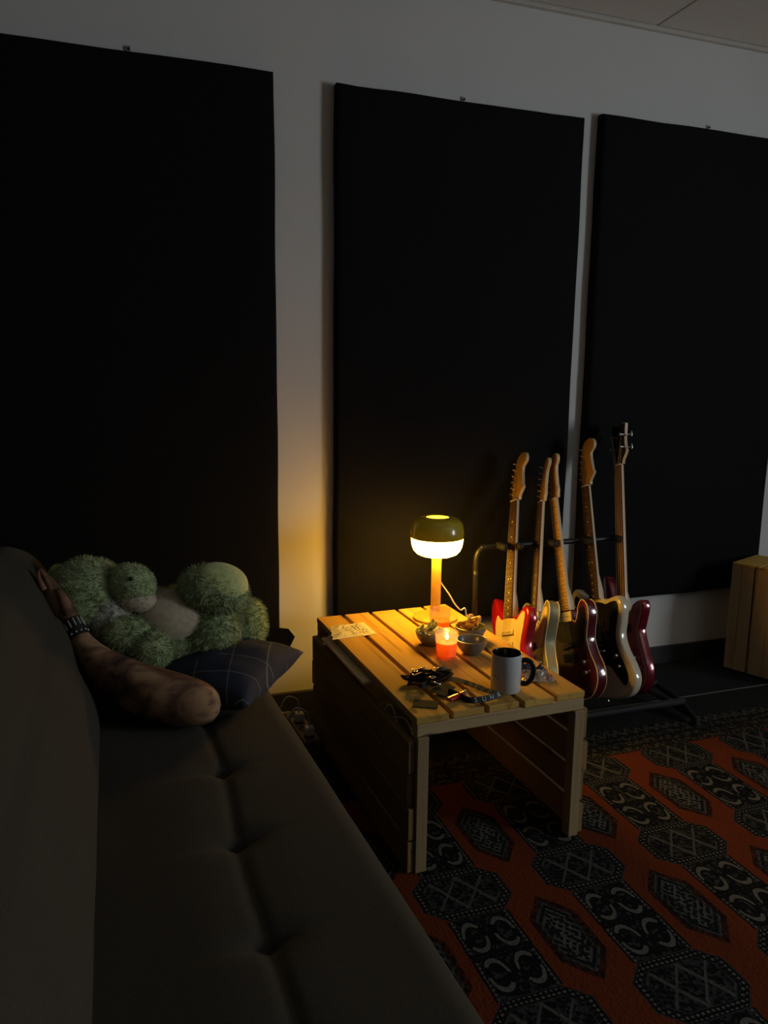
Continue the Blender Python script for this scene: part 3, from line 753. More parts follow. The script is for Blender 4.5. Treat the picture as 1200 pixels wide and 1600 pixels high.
# ------------------------------------------------------------------ paper bag and wrapper
def crumple(pts_quad, nu, nv, amp, freq, seed, hgt):
    b = bmesh.new(); A_, B_, C_, D_ = [Vector(p) for p in pts_quad]; top = {}; bot = {}
    for i in range(nu + 1):
        for j in range(nv + 1):
            s, t = i / nu, j / nv
            p = (A_ * (1 - s) + B_ * s) * (1 - t) + (D_ * (1 - s) + C_ * s) * t
            e = min(s, 1 - s, t, 1 - t); k = min(1, e * 5)
            n1 = mnoise.noise(Vector((p.x * freq, p.y * freq, seed))); n2 = abs(mnoise.noise(Vector((p.x * freq * 2.3, p.y * freq * 2.3, seed + 5))))
            z = .0015 + k * hgt * .6 + k * amp * (n1 + n2) * (1.0 if k > 0 else 0)
            q = Vector((p.x + .004 * mnoise.noise(Vector((p.x * 60, p.y * 60, seed + 9))), p.y + .004 * mnoise.noise(Vector((p.y * 60, p.x * 60, seed + 3))), p.z + max(z, .0012)))
            top[i, j] = b.verts.new(q); bot[i, j] = b.verts.new(Vector((q.x, q.y, p.z + .0006)))
    for i in range(nu):
        for j in range(nv):
            b.faces.new((top[i, j], top[i + 1, j], top[i + 1, j + 1], top[i, j + 1])); b.faces.new((bot[i, j], bot[i, j + 1], bot[i + 1, j + 1], bot[i + 1, j]))
    for i in range(nu):
        b.faces.new((top[i, 0], bot[i, 0], bot[i + 1, 0], top[i + 1, 0])); b.faces.new((top[i, nv], top[i + 1, nv], bot[i + 1, nv], bot[i, nv]))
    for j in range(nv):
        b.faces.new((top[0, j], top[0, j + 1], bot[0, j + 1], bot[0, j])); b.faces.new((top[nu, j], bot[nu, j], bot[nu, j + 1], top[nu, j + 1]))
    bmesh.ops.recalc_face_normals(b, faces=b.faces); return b
pm, nt, bs = new_mat('printed_paper')
sp = nt.nodes.new('ShaderNodeSeparateXYZ'); nt.links.new(texco(nt), sp.inputs[0])
px_, py_ = X(nt, sp.outputs[0]), X(nt, sp.outputs[1])
nz = N(nt, 'ShaderNodeTexNoise', Scale=160.0); nt.links.new(texco(nt), nz.inputs['Vector'])
lines = ((px_ * 1.0 + py_ * .12) / .0115).frac().lt(.42) * X(nt, nz.outputs[0]).gt(.47) * px_.gt(-.012) * px_.lt(.052) * py_.gt(-.045) * py_.lt(.045)
nt.links.new(mix(nt, lines, (.62, .58, .45), (.10, .09, .07)), bs.inputs['Base Color']); bs.inputs['Roughness'].default_value = .6
bagc = Vector((.715, 2.335, TZ))
q = [Vector(p) - bagc for p in ((.632, 2.262, TZ), (.785, 2.278, TZ), (.782, 2.405, TZ), (.660, 2.395, TZ))]
o = obj('paper_bag', crumple(q, 34, 26, .006, 38, 2.0, .007), pm, label='crumpled pale paper bag with printed lines at the far left table corner', cat='paper bag', smooth=True, sharp=35); o.location = bagc
# clear wrapper with blue print
wm, nt, bs = new_mat('clear_wrapper_blue_print')
tr = nt.nodes.new('ShaderNodeBsdfTransparent'); msx = nt.nodes.new('ShaderNodeMixShader')
sp = nt.nodes.new('ShaderNodeSeparateXYZ'); nt.links.new(texco(nt), sp.inputs[0]); wx, wy = X(nt, sp.outputs[0]), X(nt, sp.outputs[1])
nz = N(nt, 'ShaderNodeTexNoise', Scale=45.0); nt.links.new(texco(nt), nz.inputs['Vector'])
blue = ((wy - .012) - X(nt, nz.outputs[0]) * .04 + .02 + wx * .35).gt(.0)
redp = X(nt, nz.outputs[0]).gt(.60)
c_ = mix(nt, redp, (.62, .60, .55), (.45, .13, .08)); c_ = mix(nt, blue, c_, (.02, .035, .10))
nt.links.new(c_, bs.inputs['Base Color']); bs.inputs['Roughness'].default_value = .12
f = blue * .6 + redp * .25 + .55
nt.links.new(f.op('MINIMUM', 1.0).k, msx.inputs[0]); nt.links.new(tr.outputs[0], msx.inputs[1]); nt.links.new(bs.outputs[0], msx.inputs[2]); nt.links.new(msx.outputs[0], nt.nodes['Material Output'].inputs[0])
wc = Vector((1.105, 1.80, TZ))
q = [Vector(p) - wc for p in ((1.045, 1.775, TZ), (1.13, 1.742, TZ), (1.155, 1.85, TZ), (1.055, 1.872, TZ))]
o = obj('snack_wrapper', crumple(q, 26, 26, .020, 42, 8.0, .016), wm, label='crinkled clear wrapper with blue print right of the mug', cat='wrapper'); o.location = wc
# foil scrap in the slot at the back left
sb = blob(.014, .010, .012, 3)
for v in sb.verts: v.co *= 1 + 1.1 * mnoise.noise(v.co * 130)
o = obj('foil_scrap', sb, M['chrome'], label='crumpled silver foil scrap by the paper bag', cat='foil'); o.location = table.matrix_basis @ Vector((-.258, .72, .377)) if False else Vector((.648, 2.385, .372))
# white cable loops under the slot
wl = catmull([(.668, 1.87, .338), (.672, 1.86, .372), (.680, 1.845, .380), (.690, 1.835, .350), (.694, 1.84, .318), (.688, 1.85, .300), (.678, 1.86, .312), (.675, 1.84, .345), (.70, 1.80, .36), (.705, 1.76, .345), (.70, 1.72, .33)], 8)
obj('charging_cable', sweep(wl, .0017, 6), M['plastic_white'], label='thin white cable looped below the tabletop slot', cat='cable', smooth=True)

# ------------------------------------------------------------------ guitars
def fret_z(k, scale): return scale * (1 - 2 ** (-k / 12))
HEAD = {
 'six': [(-.0215, 0), (-.0225, .012), (-.031, .035), (-.036, .07), (-.036, .11), (-.034, .145), (-.026, .170), (-.008, .186), (.014, .190), (.033, .182), (.042, .165), (.040, .148), (.029, .138), (.022, .128), (.024, .108), (.030, .085), (.037, .062), (.045, .048), (.043, .042), (.034, .030), (.025, .015), (.0215, 0)],
 'narrow': [(-.0215, 0), (-.0225, .012), (-.028, .035), (-.030, .08), (-.029, .13), (-.024, .160), (-.010, .178), (.008, .184), (.022, .178), (.028, .162), (.024, .146), (.016, .134), (.014, .115), (.017, .085), (.021, .055), (.026, .035), (.024, .015), (.0215, 0)],
 'bass': [(-.021, 0), (-.026, .018), (-.048, .045), (-.052, .055), (-.044, .075), (-.042, .11), (-.047, .15), (-.050, .175), (-.030, .180), (0, .172), (.030, .180), (.050, .175), (.047, .15), (.042, .11), (.044, .075), (.052, .055), (.048, .045), (.026, .018), (.021, 0)]}
BODY = {
 'double': [(0, 0), (-.08, .004), (-.138, .045), (-.160, .11), (-.146, .17), (-.118, .222), (-.116, .265), (-.134, .315), (-.150, .375), (-.146, .420), (-.122, .434), (-.092, .395), (-.064, .372), (-.036, .360), (.032, .354), (.052, .356), (.074, .374), (.100, .384), (.124, .372), (.132, .335), (.118, .285), (.110, .24), (.124, .19), (.150, .14), (.157, .09), (.136, .04), (.075, .006)],
 'single': [(0, 0), (-.09, .004), (-.147, .045), (-.159, .105), (-.142, .175), (-.121, .228), (-.125, .285), (-.146, .335), (-.142, .378), (-.105, .396), (-.06, .385), (-.03, .372), (.022, .350), (.032, .315), (.052, .300), (.070, .322), (.086, .362), (.112, .380), (.138, .360), (.142, .318), (.122, .262), (.114, .22), (.130, .17), (.156, .115), (.150, .055), (.095, .005)],
 'offset': [(.02, 0), (-.075, .0), (-.145, .040), (-.168, .11), (-.150, .185), (-.122, .24), (-.124, .30), (-.148, .36), (-.152, .41), (-.122, .438), (-.085, .415), (-.056, .400), (-.032, .396), (.032, .390), (.056, .384), (.092, .392), (.126, .392), (.146, .355), (.134, .295), (.120, .245), (.134, .19), (.168, .13), (.180, .075), (.150, .025), (.085, .002)],
 'bass': [(0, 0), (-.085, .004), (-.145, .05), (-.158, .12), (-.138, .19), (-.112, .25), (-.116, .32), (-.140, .40), (-.150, .47), (-.132, .50), (-.105, .47), (-.08, .40), (-.05, .355), (-.03, .345), (.03, .340), (.048, .345), (.066, .37), (.098, .385), (.128, .385), (.134, .35), (.112, .29), (.104, .26), (.126, .19), (.152, .12), (.142, .05), (.08, .004)]}
def guitar(name, label, nut_px, butt_px, yn, yb, az, shape, head, paint, guard=None, guard_mat=None, board='rosewood', neckmat='maple_pale', headmat='maple', frets=21, dots='pearl', rnd=.010, binding=None, pickups=(), knobs=(), nstr=6, refL=.85, scale=.648, bridge='chrome', logo=True, cat='electric guitar', guardout=None):
    nut = ony(*nut_px, yn); butt = ony(*butt_px, yb)
    ax = nut - butt; L = ax.length; ax.normalize(); s = L / refL
    nrm = Vector((math.cos(math.radians(az)), math.sin(math.radians(az)), 0)); nrm = (nrm - ax * nrm.dot(ax)).normalized()  # face direction
    yl = -nrm; xl = yl.cross(ax)
    e = empty(name, (0, 0, 0), label=label, cat=cat, group='instruments on the rack')
    e.matrix_world = Matrix(((xl.x * s, yl.x * s, ax.x * s, butt.x), (xl.y * s, yl.y * s, ax.y * s, butt.y), (xl.z * s, yl.z * s, ax.z * s, butt.z), (0, 0, 0, 1)))
    print('GUITAR', label, 'scale %.3f' % s, 'butt', butt, 'nut', nut)
    TH = .043
    out = o2(BODY[shape], 6)
    bo = obj('body', slab(out, 0, TH, rnd, 4), paint, e, smooth=True, sharp=50)
    if binding:
        k = .0012
        obj('binding', sweep([Vector((x_, .0015, z_)) for x_, z_ in out], .0022, 6, True), binding, e, smooth=True)
        obj('binding', sweep([Vector((x_, TH - .0015, z_)) for x_, z_ in out], .0022, 6, True), binding, e, smooth=True)
    nutz = refL
    fbl = fret_z(frets, scale) + .006
    zend = nutz - fbl
    # neck: D section, fretboard in front
    wn, we = .021, .028
    nseg = 14; b = bmesh.new(); rings = []
    for i in range(nseg + 1):
        t = i / nseg; z = nutz - t * (fbl - .0) ; wd = wn + (we - wn) * t
        dep = .016 + .004 * t
        if z < zend + .075: dep = .036 if z < zend + .06 else .028
        rings.append([b.verts.new((wd * c_, -.004 + d_ * dep, z)) for c_, d_ in ((-1, 0), (1, 0), (.98, .45), (.78, .82), (.4, .97), (0, 1), (-.4, .97), (-.78, .82), (-.98, .45))])
    for A, B in zip(rings[:-1], rings[1:]):
        for k in range(9): b.faces.new((A[k], A[(k + 1) % 9], B[(k + 1) % 9], B[k]))
    b.faces.new(rings[0][::-1]); b.faces.new(rings[-1]); bmesh.ops.recalc_face_normals(b, faces=b.faces)
    obj('neck', b, M[neckmat], e, smooth=True, sharp=45)
    b = bmesh.new()
    f = [b.verts.new((sx * w_, y_, z_)) for z_, w_ in ((zend, we), (nutz, wn)) for sx, y_ in ((-1, -.004), (1, -.004), (.96, -.0085), (-.96, -.0085))]
    for q_ in ((0, 1, 2, 3), (7, 6, 5, 4), (0, 4, 5, 1), (1, 5, 6, 2), (2, 6, 7, 3), (3, 7, 4, 0)): b.faces.new([f[i] for i in q_])
    bmesh.ops.recalc_face_normals(b, faces=b.faces)
    fb = obj('fretboard', b, M[board], e)
    if dots:
        b = bmesh.new()
        for k in range(1, frets + 1):
            z = nutz - fret_z(k, scale); wd = wn + (we - wn) * (nutz - z) / fbl
            box(-wd * .97, wd * .97, -.0093, -.0083, z - .0008, z + .0008, bm=b)
        obj('frets', b, M['blackdot'] if board == 'maple_board' else M['string'], fb, kind='stuff')
        b = bmesh.new()
        for k in (3, 5, 7, 9, 12, 15, 17, 19, 21):
            if k > frets: continue
            z = nutz - (fret_z(k, scale) + fret_z(k - 1, scale)) / 2
            for dx in ((-.009, .009) if k == 12 else (0,)):
                t_ = bmesh.ops.create_cone(b, cap_ends=True, segments=12, radius1=.0034, radius2=.0034, depth=.0008, matrix=Matrix.Translation((dx, -.0087, z)) @ Matrix.Rotation(math.pi / 2, 4, 'X'))
        obj('inlay_dots', b, M[dots], fb, kind='stuff')
    obj('nut', box(-wn, wn, -.0105, -.004, nutz - .001, nutz + .004, .0005), M['nut'], e)
    # headstock
    hz0 = nutz + .003
    hd = slab([(x_ + .16 * z_, z_ + hz0) for x_, z_ in o2(HEAD[head], 4)] if head != 'bass' else [(x_, z_ + hz0) for x_, z_ in HEAD[head]], -.001, .013, .0012, 2)
    hs = obj('headstock', hd, M[headmat] if isinstance(headmat, str) else headmat, e, smooth=True, sharp=40)
    hs.data.materials.append(M['maple_pale'])  # edge faces coloured paler to stand for window light on the rim
    for pl_ in hs.data.polygons:
        if abs(pl_.normal.y) < .6: pl_.material_index = 1
    if head == 'bass':
        obj('head_face', slab([(x_ * .97, z_ * .98 + hz0 + .001) for x_, z_ in HEAD[head]], -.0025, -.0011, 0), M['black_gloss'], hs, label='black headstock face')
        tun = [(-.036, .07), (-.036, .125), (.036, .07), (.036, .125)]
    else:
        tun = [(-.024 + .004 * k, .028 + .0245 * k) for k in range(6)]
    for (tx, tz) in tun:
        sg = -1 if tx < 0 else 1
        r1 = .0035 if head != 'bass' else .0062
        b = lathe([(0, -.017 if head != 'bass' else -.022), (r1, -.016 if head != 'bass' else -.021), (r1, -.002), (r1 * 1.6, -.0015), (r1 * 1.6, .014), (0, .014)], 14)
        xform(b, Matrix.Rotation(-math.pi / 2, 4, 'X'))
        tp = obj('tuning_peg', b, M['chrome'], hs, smooth=True, sharp=40); tp.location = (tx, 0, hz0 + tz)
        kl = .022 if head != 'bass' else .040
        b = sweep([Vector((0, .018, 0)), Vector((sg * kl * .6, .018, 0))], .0022, 8)
        b2 = blob(.006 if head != 'bass' else .004, .0035, .008 if head != 'bass' else .014, 2); xform(b2, Matrix.Translation((sg * kl * .8, .018, 0)))
        t_ = bpy.data.meshes.new('t'); b2.to_mesh(t_); b2.free(); b.from_mesh(t_); bpy.data.meshes.remove(t_)
        tk = obj('tuner_button', b, M['chrome'], tp, smooth=True)
    if logo and head != 'bass':
        lgp = catmull([(.004 + .012 * math.sin(k * 1.9) * .5, -.0013, hz0 + .035 + k * .0075) for k in range(11)], 5)
        obj('logo_script', sweep(lgp, .0008, 5), M['blackdot'], hs)
    # pickguard
    if guard:
        obj('pickguard', slab(o2(guard, 5), -.0026, -.0002, .0006, 1), guard_mat, e, smooth=True, sharp=40)
    for (x_, z_, w_, h_, pm_, slant) in pickups:
        b = box(-w_ / 2, w_ / 2, -.010, -.001, -h_ / 2, h_ / 2, .003, 2)
        pk = obj('pickup', b, M[pm_], e, smooth=True, sharp=40); pk.location = (x_, 0, z_); pk.rotation_euler = (0, slant, 0)
        b = bmesh.new()
        for k in range(nstr): bmesh.ops.create_cone(b, cap_ends=True, segments=8, radius1=.0024, radius2=.0024, depth=.001, matrix=Matrix.Translation((-w_ * .36 + w_ * .72 * k / (nstr - 1), -.0103, 0)) @ Matrix.Rotation(math.pi / 2, 4, 'X'))
        obj('pole_pieces', b, M['chrome'] if pm_ == 'black_gloss' else M['blackdot'], pk, kind='stuff')
    for (x_, z_, km) in knobs:
        b = lathe([(0, .003), (.011, .003), (.0105, .010), (.009, .016), (0, .0165)], 20); xform(b, Matrix.Rotation(math.pi / 2, 4, 'X'))
        kn = obj('control_knob', b, M[km], e, smooth=True, sharp=40); kn.location = (x_, 0, z_)
    bz = nutz - scale
    if bridge:
        obj('bridge', box(-.038, .038, -.009, -.0005, bz - .022, bz + .012, .002), M[bridge], e)
    st = None
    for k in range(nstr):
        t = k / (nstr - 1) * 2 - 1
        p0 = Vector((t * .026, -.012, bz)); p1 = Vector((t * .0175, -.0118, nutz)); tx, tz = (tun[k] if head != 'bass' else tun[[0, 1, 3, 2][k]])
        p2 = Vector((tx, -.012, hz0 + tz))
        r_ = (.0007 - .00006 * k) if nstr == 6 else (.0017 - .0002 * k)
        obj('string', sweep([p0, p1, p2], r_, 4), M['string'] if nstr == 6 else M['bass_string'], e)
    b = lathe([(0, 0), (.007, 0), (.0075, .002), (.004, .005), (.0045, .010), (.007, .012), (0, .013)], 14); xform(b, Matrix.Rotation(math.pi, 4, 'X'))
    sb_ = obj('strap_button', b, M['chrome'], e, smooth=True); sb_.location = (0, TH / 2, .0015)
    return e
strat_guard = [(-.075, .055), (-.030, .090), (-.035, .14), (-.075, .20), (-.092, .25), (-.098, .30), (-.098, .345), (-.088, .372), (-.074, .36), (-.05, .325), (-.028, .312), (.03, .305), (.055, .318), (.078, .350), (.098, .366), (.108, .352), (.102, .31), (.090, .26), (.086, .22), (.098, .17), (.118, .12), (.112, .075), (.08, .06), (.04, .058), (.0, .060)]
strat_guard = [(-.070, .185), (-.086, .24), (-.095, .29), (-.098, .335), (-.086, .362), (-.070, .350), (-.050, .342), (-.028, .345), (.030, .342), (.054, .336), (.076, .352), (.098, .364), (.110, .350), (.104, .31), (.092, .262), (.088, .222), (.100, .175), (.124, .128), (.128, .085), (.105, .060), (.075, .066), (.050, .098), (.046, .135), (.040, .170), (.0, .178), (-.04, .178)]
guitar('electric_guitar', 'red double-cutaway guitar with cream scratchplate, nearest the lamp', (805, 783), (789, 1112), 2.545, 2.26, 184, 'double', 'six', M['red_paint'], strat_guard, M['cream'], pickups=((0, .352 - .062, .082, .018, 'cream', 0), (0, .245, .082, .018, 'cream', 0), (0, .200, .082, .018, 'cream', -.15)), knobs=((.072, .152, 'ivory'), (.092, .122, 'ivory'), (.108, .095, 'ivory')), rnd=.012, refL=.81)
tele_guard = [(-.105, .30), (-.118, .345), (-.110, .372), (-.07, .366), (-.03, .352), (.022, .335), (.030, .305), (.052, .288), (.078, .318), (.098, .352), (.120, .352), (.124, .318), (.105, .262), (.094, .215), (.060, .200), (.0, .215), (-.06, .225), (-.095, .25)]
guitar('electric_guitar', 'champagne gold single-cutaway guitar with cream edging beside the red guitar', (846, 785), (828, 1095), 2.545, 2.27, 173, 'single', 'narrow', M['gold_paint'], tele_guard, M['cream'], binding=M['ivory'], rnd=.003, pickups=((0, .315, .075, .02, 'chrome', 0), (0, .205, .075, .02, 'black_gloss', -.2)), knobs=((.095, .14, 'chrome'), (.10, .10, 'chrome')), refL=.81)
guitar('electric_guitar', 'dark wine guitar with maple fretboard and one cream pickup, in the middle of the rack', (866, 780), (899, 1092), 2.545, 2.27, 183, 'single', 'narrow', M['wine_paint'], tele_guard, M['black_gloss'], board='maple_board', dots='blackdot', binding=M['cream'], rnd=.003, bridge='black_metal', pickups=((0, .322, .085, .040, 'ivory', 0), (0, .205, .075, .02, 'black_gloss', -.2)), knobs=((.095, .14, 'chrome'), (.10, .10, 'chrome')), refL=.81)
jm_guard = [(-.02, .12), (-.07, .16), (-.098, .22), (-.102, .29), (-.124, .36), (-.125, .40), (-.104, .405), (-.075, .37), (-.050, .375), (-.028, .378), (.03, .374), (.058, .366), (.092, .374), (.118, .372), (.126, .345), (.114, .295), (.100, .245), (.108, .19), (.135, .135), (.150, .085), (.130, .055), (.095, .085), (.055, .125), (.02, .125)]
guitar('electric_guitar', 'white offset-body guitar with black scratchplate and large headstock', (916, 760), (943, 1092), 2.55, 2.28, 187, 'offset', 'six', M['white_paint'], jm_guard, M['black_gloss'], rnd=.012, pickups=((0, .295, .088, .036, 'black_gloss', 0), (0, .205, .088, .036, 'black_gloss', 0)), knobs=((.100, .165, 'chrome'), (.112, .125, 'chrome')), logo=True)
guitar('bass_guitar', 'burgundy bass guitar with two-a-side tuners at the right end of the rack', (968, 727), (976, 1083), 2.54, 2.30, 178, 'bass', 'bass', M['burgundy_paint'], None, None, board='rosewood_red', dots=None, neckmat='maple_pale', headmat='maple_pale', frets=23, rnd=.012, pickups=((0, .27, .095, .034, 'black_gloss', 0),), knobs=((.085, .15, 'chrome'), (.098, .11, 'chrome')), nstr=4, refL=.97, scale=.86, logo=False, cat='bass guitar')

# ------------------------------------------------------------------ guitar rack
rack = empty('guitar_rack', (1.6, 2.4, .0095), label='black tubular floor rack holding the five instruments', cat='guitar rack')
def rk(name, pts, r, mat='black_metal', n=8, parent=None):
    return obj(name, sweep(catmull([Vector(p) - Vector((1.6, 2.4, 0)) for p in pts], n), r, 12), M[mat], parent or rack, smooth=True)
XA, XB, XT = 1.245, 1.985, 1.885
for xx, xt in ((XA, XA), (XB, XT)):
    rk('end_frame', [(xx, 2.13, .02), (xx, 2.24, .055), (xx, 2.44, .075), (xx + (xt - xx) * .15, 2.485, .12), (xx + (xt - xx) * .5, 2.49, .30), (xt, 2.495, .55)], .011)
    for yy in (2.13, 2.60):
        f = obj('rubber_foot', lathe([(0, 0), (.016, 0), (.016, .016), (.012, .03), (0, .03)], 14), M['foam'], rack, smooth=True, sharp=40); f.location = (xx - 1.6, yy - 2.4, 0.001)
    rk('foot_bar', [(xx, 2.12, .022), (xx, 2.36, .026), (xx, 2.61, .022)], .011)
rk('neck_bar', [(XA, 2.495, .54), (XA + .002, 2.495, .60), (XA + .02, 2.495, .630), (XA + .06, 2.495, .636), (1.6, 2.495, .636), (XT - .06, 2.495, .636), (XT - .02, 2.495, .630), (XT, 2.495, .60), (XT, 2.495, .54)], .011)
rk('body_rail', [(XA, 2.20, .062), (XB, 2.20, .062)], .013, 'foam', 4)
rk('body_rail', [(XA, 2.36, .072), (XB, 2.36, .072)], .013, 'foam', 4)
for k, xx in enumerate((XA + .09, 1.40, 1.545, 1.70, 1.84)):
    rk('neck_divider', [(xx, 2.495, .640), (xx, 2.47, .640), (xx, 2.44, .642)], .013, 'foam', 3)

# ------------------------------------------------------------------ crate on the right
cA = Vector((2.513, 2.560, 0)); ud = Vector((.372, -.928, 0)); vd = Vector((.90, .436, 0)).normalized()
ang = math.atan2(ud.y, ud.x)
cA.z = .0105
crate = empty('wooden_crate', cA, ang, label='upright pine crate on the floor at the right edge', cat='crate')
# local x along the visible face, local y towards the back (left-hand normal of ud)
CH, CD, CWd = .478, .24, .50
for k in range(5):
    w_ = .0935
    p = obj('face_plank', box(0, w_, 0, .012, .002, CH - .0125, .0015), M['pine_z'], crate); p.location = (k * (w_ + .0075) , 0, 0)
    p = obj('rear_plank', box(0, w_, 0, .012, .002, CH - .0125, .0015), M['pine_z'], crate); p.location = (k * (w_ + .0075), CD - .012, 0)
for k in range(4):
    p = obj('top_plank', box(0, .118, 0, CD, 0, .012, .0015), M['pine_y'], crate); p.location = (k * (.118 + .0092), 0, CH - .012)
for xx in (.003, .4855):
    for k in range(4):
        obj('added_end_plank', box(0, .012, .0125, CD - .0125, 0, .113, .0015), M['pine_y'], crate).location = (xx, 0, .004 + k * .1165)  # unseen ends, added to stop window light passing through the crate
for yy in (.0125, CD - .0325):
    for zz in (.02, CH - .05): obj('inner_batten', box(.016, .485, 0, .02, 0, .03, .001), M['pine_x'], crate).location = (0, yy, zz)

# ------------------------------------------------------------------ power strip behind the table
ps = empty('power_strip', (.585, 2.50, .0), math.radians(4), label='dark power strip with pale plugs on the floor between sofa and table', cat='power strip')
obj('housing', box(-.03, .03, -.13, .13, .001, .042, .006, 2), plain('grey_plastic', (.16, .14, .12), .5), ps)
for k in range(4):
    s_ = obj('socket', lathe([(0, 0), (.019, 0), (.019, .002), (.016, .002), (.0155, -.0), (0, .0005)], 20), M['black_metal'], ps); s_.location = (0, -.09 + .06 * k, .0425)
for k in (0, 2):
    pg = obj('plug', box(-.016, .016, -.016, .016, 0, .032, .006, 2), M['plastic_white'], ps); pg.location = (0, -.09 + .06 * k, .045)
    pp_ = catmull([(0, -.09 + .06 * k, .075), (-.01, -.10 + .06 * k, .13), (-.05, -.09 + .05 * k, .15), (-.075, -.08 + .05 * k, .10), (-.06, -.02 + .05 * k, .03), (-.02, .10 + .05 * k, .006), (.03, .19, .005)], 8)
    obj('plug_cable', sweep(pp_, .003, 7), M['plastic_white'], ps, smooth=True)

# ------------------------------------------------------------------ cushions and plush on the sofa
def cushion_mesh(w_, d_, t_, n=36):
    b = bmesh.new(); top = {}; bot = {}
    for i in range(n + 1):
        for j in range(n + 1):
            u_, v_ = i / n * 2 - 1, j / n * 2 - 1
            pin = 1 - .07 * (1 - u_ * u_) * abs(v_) ** 4; pin2 = 1 - .07 * (1 - v_ * v_) * abs(u_) ** 4
            px, py = u_ * w_ / 2 * pin2, v_ * d_ / 2 * pin
            hh_ = t_ / 2 * ((1 - u_ ** 2) * (1 - v_ ** 2)) ** .42
            wr = .006 * mnoise.noise(Vector((px * 14, py * 14, 2))) * min(1, hh_ / .02)
            top[i, j] = b.verts.new((px, py, hh_ + wr + .001))
            bot[i, j] = top[i, j] if (i in (0, n) or j in (0, n)) else b.verts.new((px, py, -hh_ * .8 + wr))
    for i in range(n):
        for j in range(n):
            b.faces.new((top[i, j], top[i + 1, j], top[i + 1, j + 1], top[i, j + 1])); b.faces.new((bot[i, j], bot[i, j + 1], bot[i + 1, j + 1], bot[i + 1, j]))
    bmesh.ops.recalc_face_normals(b, faces=b.faces); return b
nm, nt, bs = new_mat('navy_line_print')
sp = nt.nodes.new('ShaderNodeSeparateXYZ'); nt.links.new(texco(nt), sp.inputs[0]); ux, uy = X(nt, sp.outputs[0]), X(nt, sp.outputs[1])
g1 = ((ux * .9 + uy * .35) / .085).frac() - .5; g2 = ((uy * .95 - ux * .25) / .075).frac() - .5
lnz = N(nt, 'ShaderNodeTexNoise', Scale=11.0); nt.links.new(texco(nt), lnz.inputs['Vector']); on = X(nt, lnz.outputs[0]).gt(.42)
lines = (g1.abs().lt(.016)).max(g2.abs().lt(.018)) * on
nt.links.new(mix(nt, lines, (.017, .022, .042), (.13, .13, .13)), bs.inputs['Base Color']); bs.inputs['Roughness'].default_value = .9
wv = N(nt, 'ShaderNodeTexNoise', Scale=600.0); nt.links.new(texco(nt), wv.inputs['Vector']); bump(nt, bs, wv.outputs[0], .2, .001)
cu = obj('throw_cushion', cushion_mesh(.335, .335, .145), nm, label='navy cushion with thin pale line print on the far seat end', cat='cushion', smooth=True)
cu.location = (.245, 1.985, .472); cu.rotation_euler = (math.radians(4), math.radians(-3), math.radians(-38))

# arm-shaped cushion
armpts = [((62, 889), 2.03, 3, 3), ((70, 904), 2.02, 9, 7), ((82, 925), 2.01, 17, 12), ((95, 948), 2.0, 20, 15), ((108, 968), 1.99, 17, 14), ((118, 984), 1.97, 15, 14), ((128, 1003), 1.95, 17, 16), ((150, 1030), 1.92, 25, 22), ((185, 1058), 1.89, 36, 30), ((225, 1078), 1.86, 42, 34), ((270, 1092), 1.83, 43, 36), ((310, 1100), 1.80, 38, 32), ((334, 1106), 1.785, 24, 22), ((343, 1108), 1.78, 8, 8)]
apath = []; arad = []
for (px, yy, r1, r2) in armpts:
    p = ony(*px, yy); dep = (Vector((0, 0, CAM_H)) - p).length / 1.06
    apath.append((p, r1 * dep / 1200, r2 * dep / 1200))
pos = catmull([a[0] for a in apath], 7)
rad = [Vector((a[1], a[2], 0)) for a in apath]; rads = catmull(rad, 7)
arm_mat, nt, bs = new_mat('printed_forearm_skin')
co = texco(nt)
n1 = N(nt, 'ShaderNodeTexNoise', Scale=9.0, Detail=6.0, Distortion=1.2); nt.links.new(co, n1.inputs['Vector'])
mp = nt.nodes.new('ShaderNodeMapping'); mp.inputs['Rotation'].default_value = (0, 0, .6); mp.inputs['Scale'].default_value = (14, 90, 60); nt.links.new(co, mp.inputs[0])
n2 = N(nt, 'ShaderNodeTexNoise', Scale=1.0, Detail=3.0); nt.links.new(mp.outputs[0], n2.inputs['Vector'])
base = ramp(nt, n1.outputs[0], [(.36, (.03, .013, .008)), (.48, (.17, .082, .04)), (.62, (.38, .22, .115))])
fin = mix(nt, (X(nt, n2.outputs[0]) - .52).op('MULTIPLY', 6.0).max(0.0).min(1.0) * .65, base, (.05, .022, .012))
nt.links.new(fin, bs.inputs['Base Color']); bs.inputs['Roughness'].default_value = .85
arm = empty('arm_shaped_cushion', (.05, 1.9, SZ), label='long brown cushion shaped like a forearm with a striped wristband', cat='cushion')
AO = Vector((.05, 1.9, SZ))
ab = sweep([p - AO for p in pos], [(r.x, r.y) for r in rads], 26)
# finger grooves and thumb on the hand end
obj('arm', ab, arm_mat, arm, smooth=True)
hand_dir = (pos[14] - pos[0]).normalized()
th = catmull([pos[26] - AO, pos[22] - AO + Vector((.012, -.022, .0)), pos[17] - AO + Vector((.018, -.024, .004)), pos[13] - AO + Vector((.016, -.020, .004))], 6)
obj('thumb', sweep(th, [.006 + .007 * math.sin(math.pi * (i + 2) / (len(th) + 3)) for i in range(len(th))], 14), arm_mat, arm, smooth=True)
for dxx in (-.010, .004):
    fg = catmull([pos[1] - AO + Vector((dxx * .2, -.006, 0)), pos[6] - AO + Vector((dxx, -.013, .0)), pos[12] - AO + Vector((dxx * 1.2, -.017, 0))], 6)
    obj('finger', sweep(fg, [.003 + .0055 * i / len(fg) for i in range(len(fg))], 12), arm_mat, arm, smooth=True)
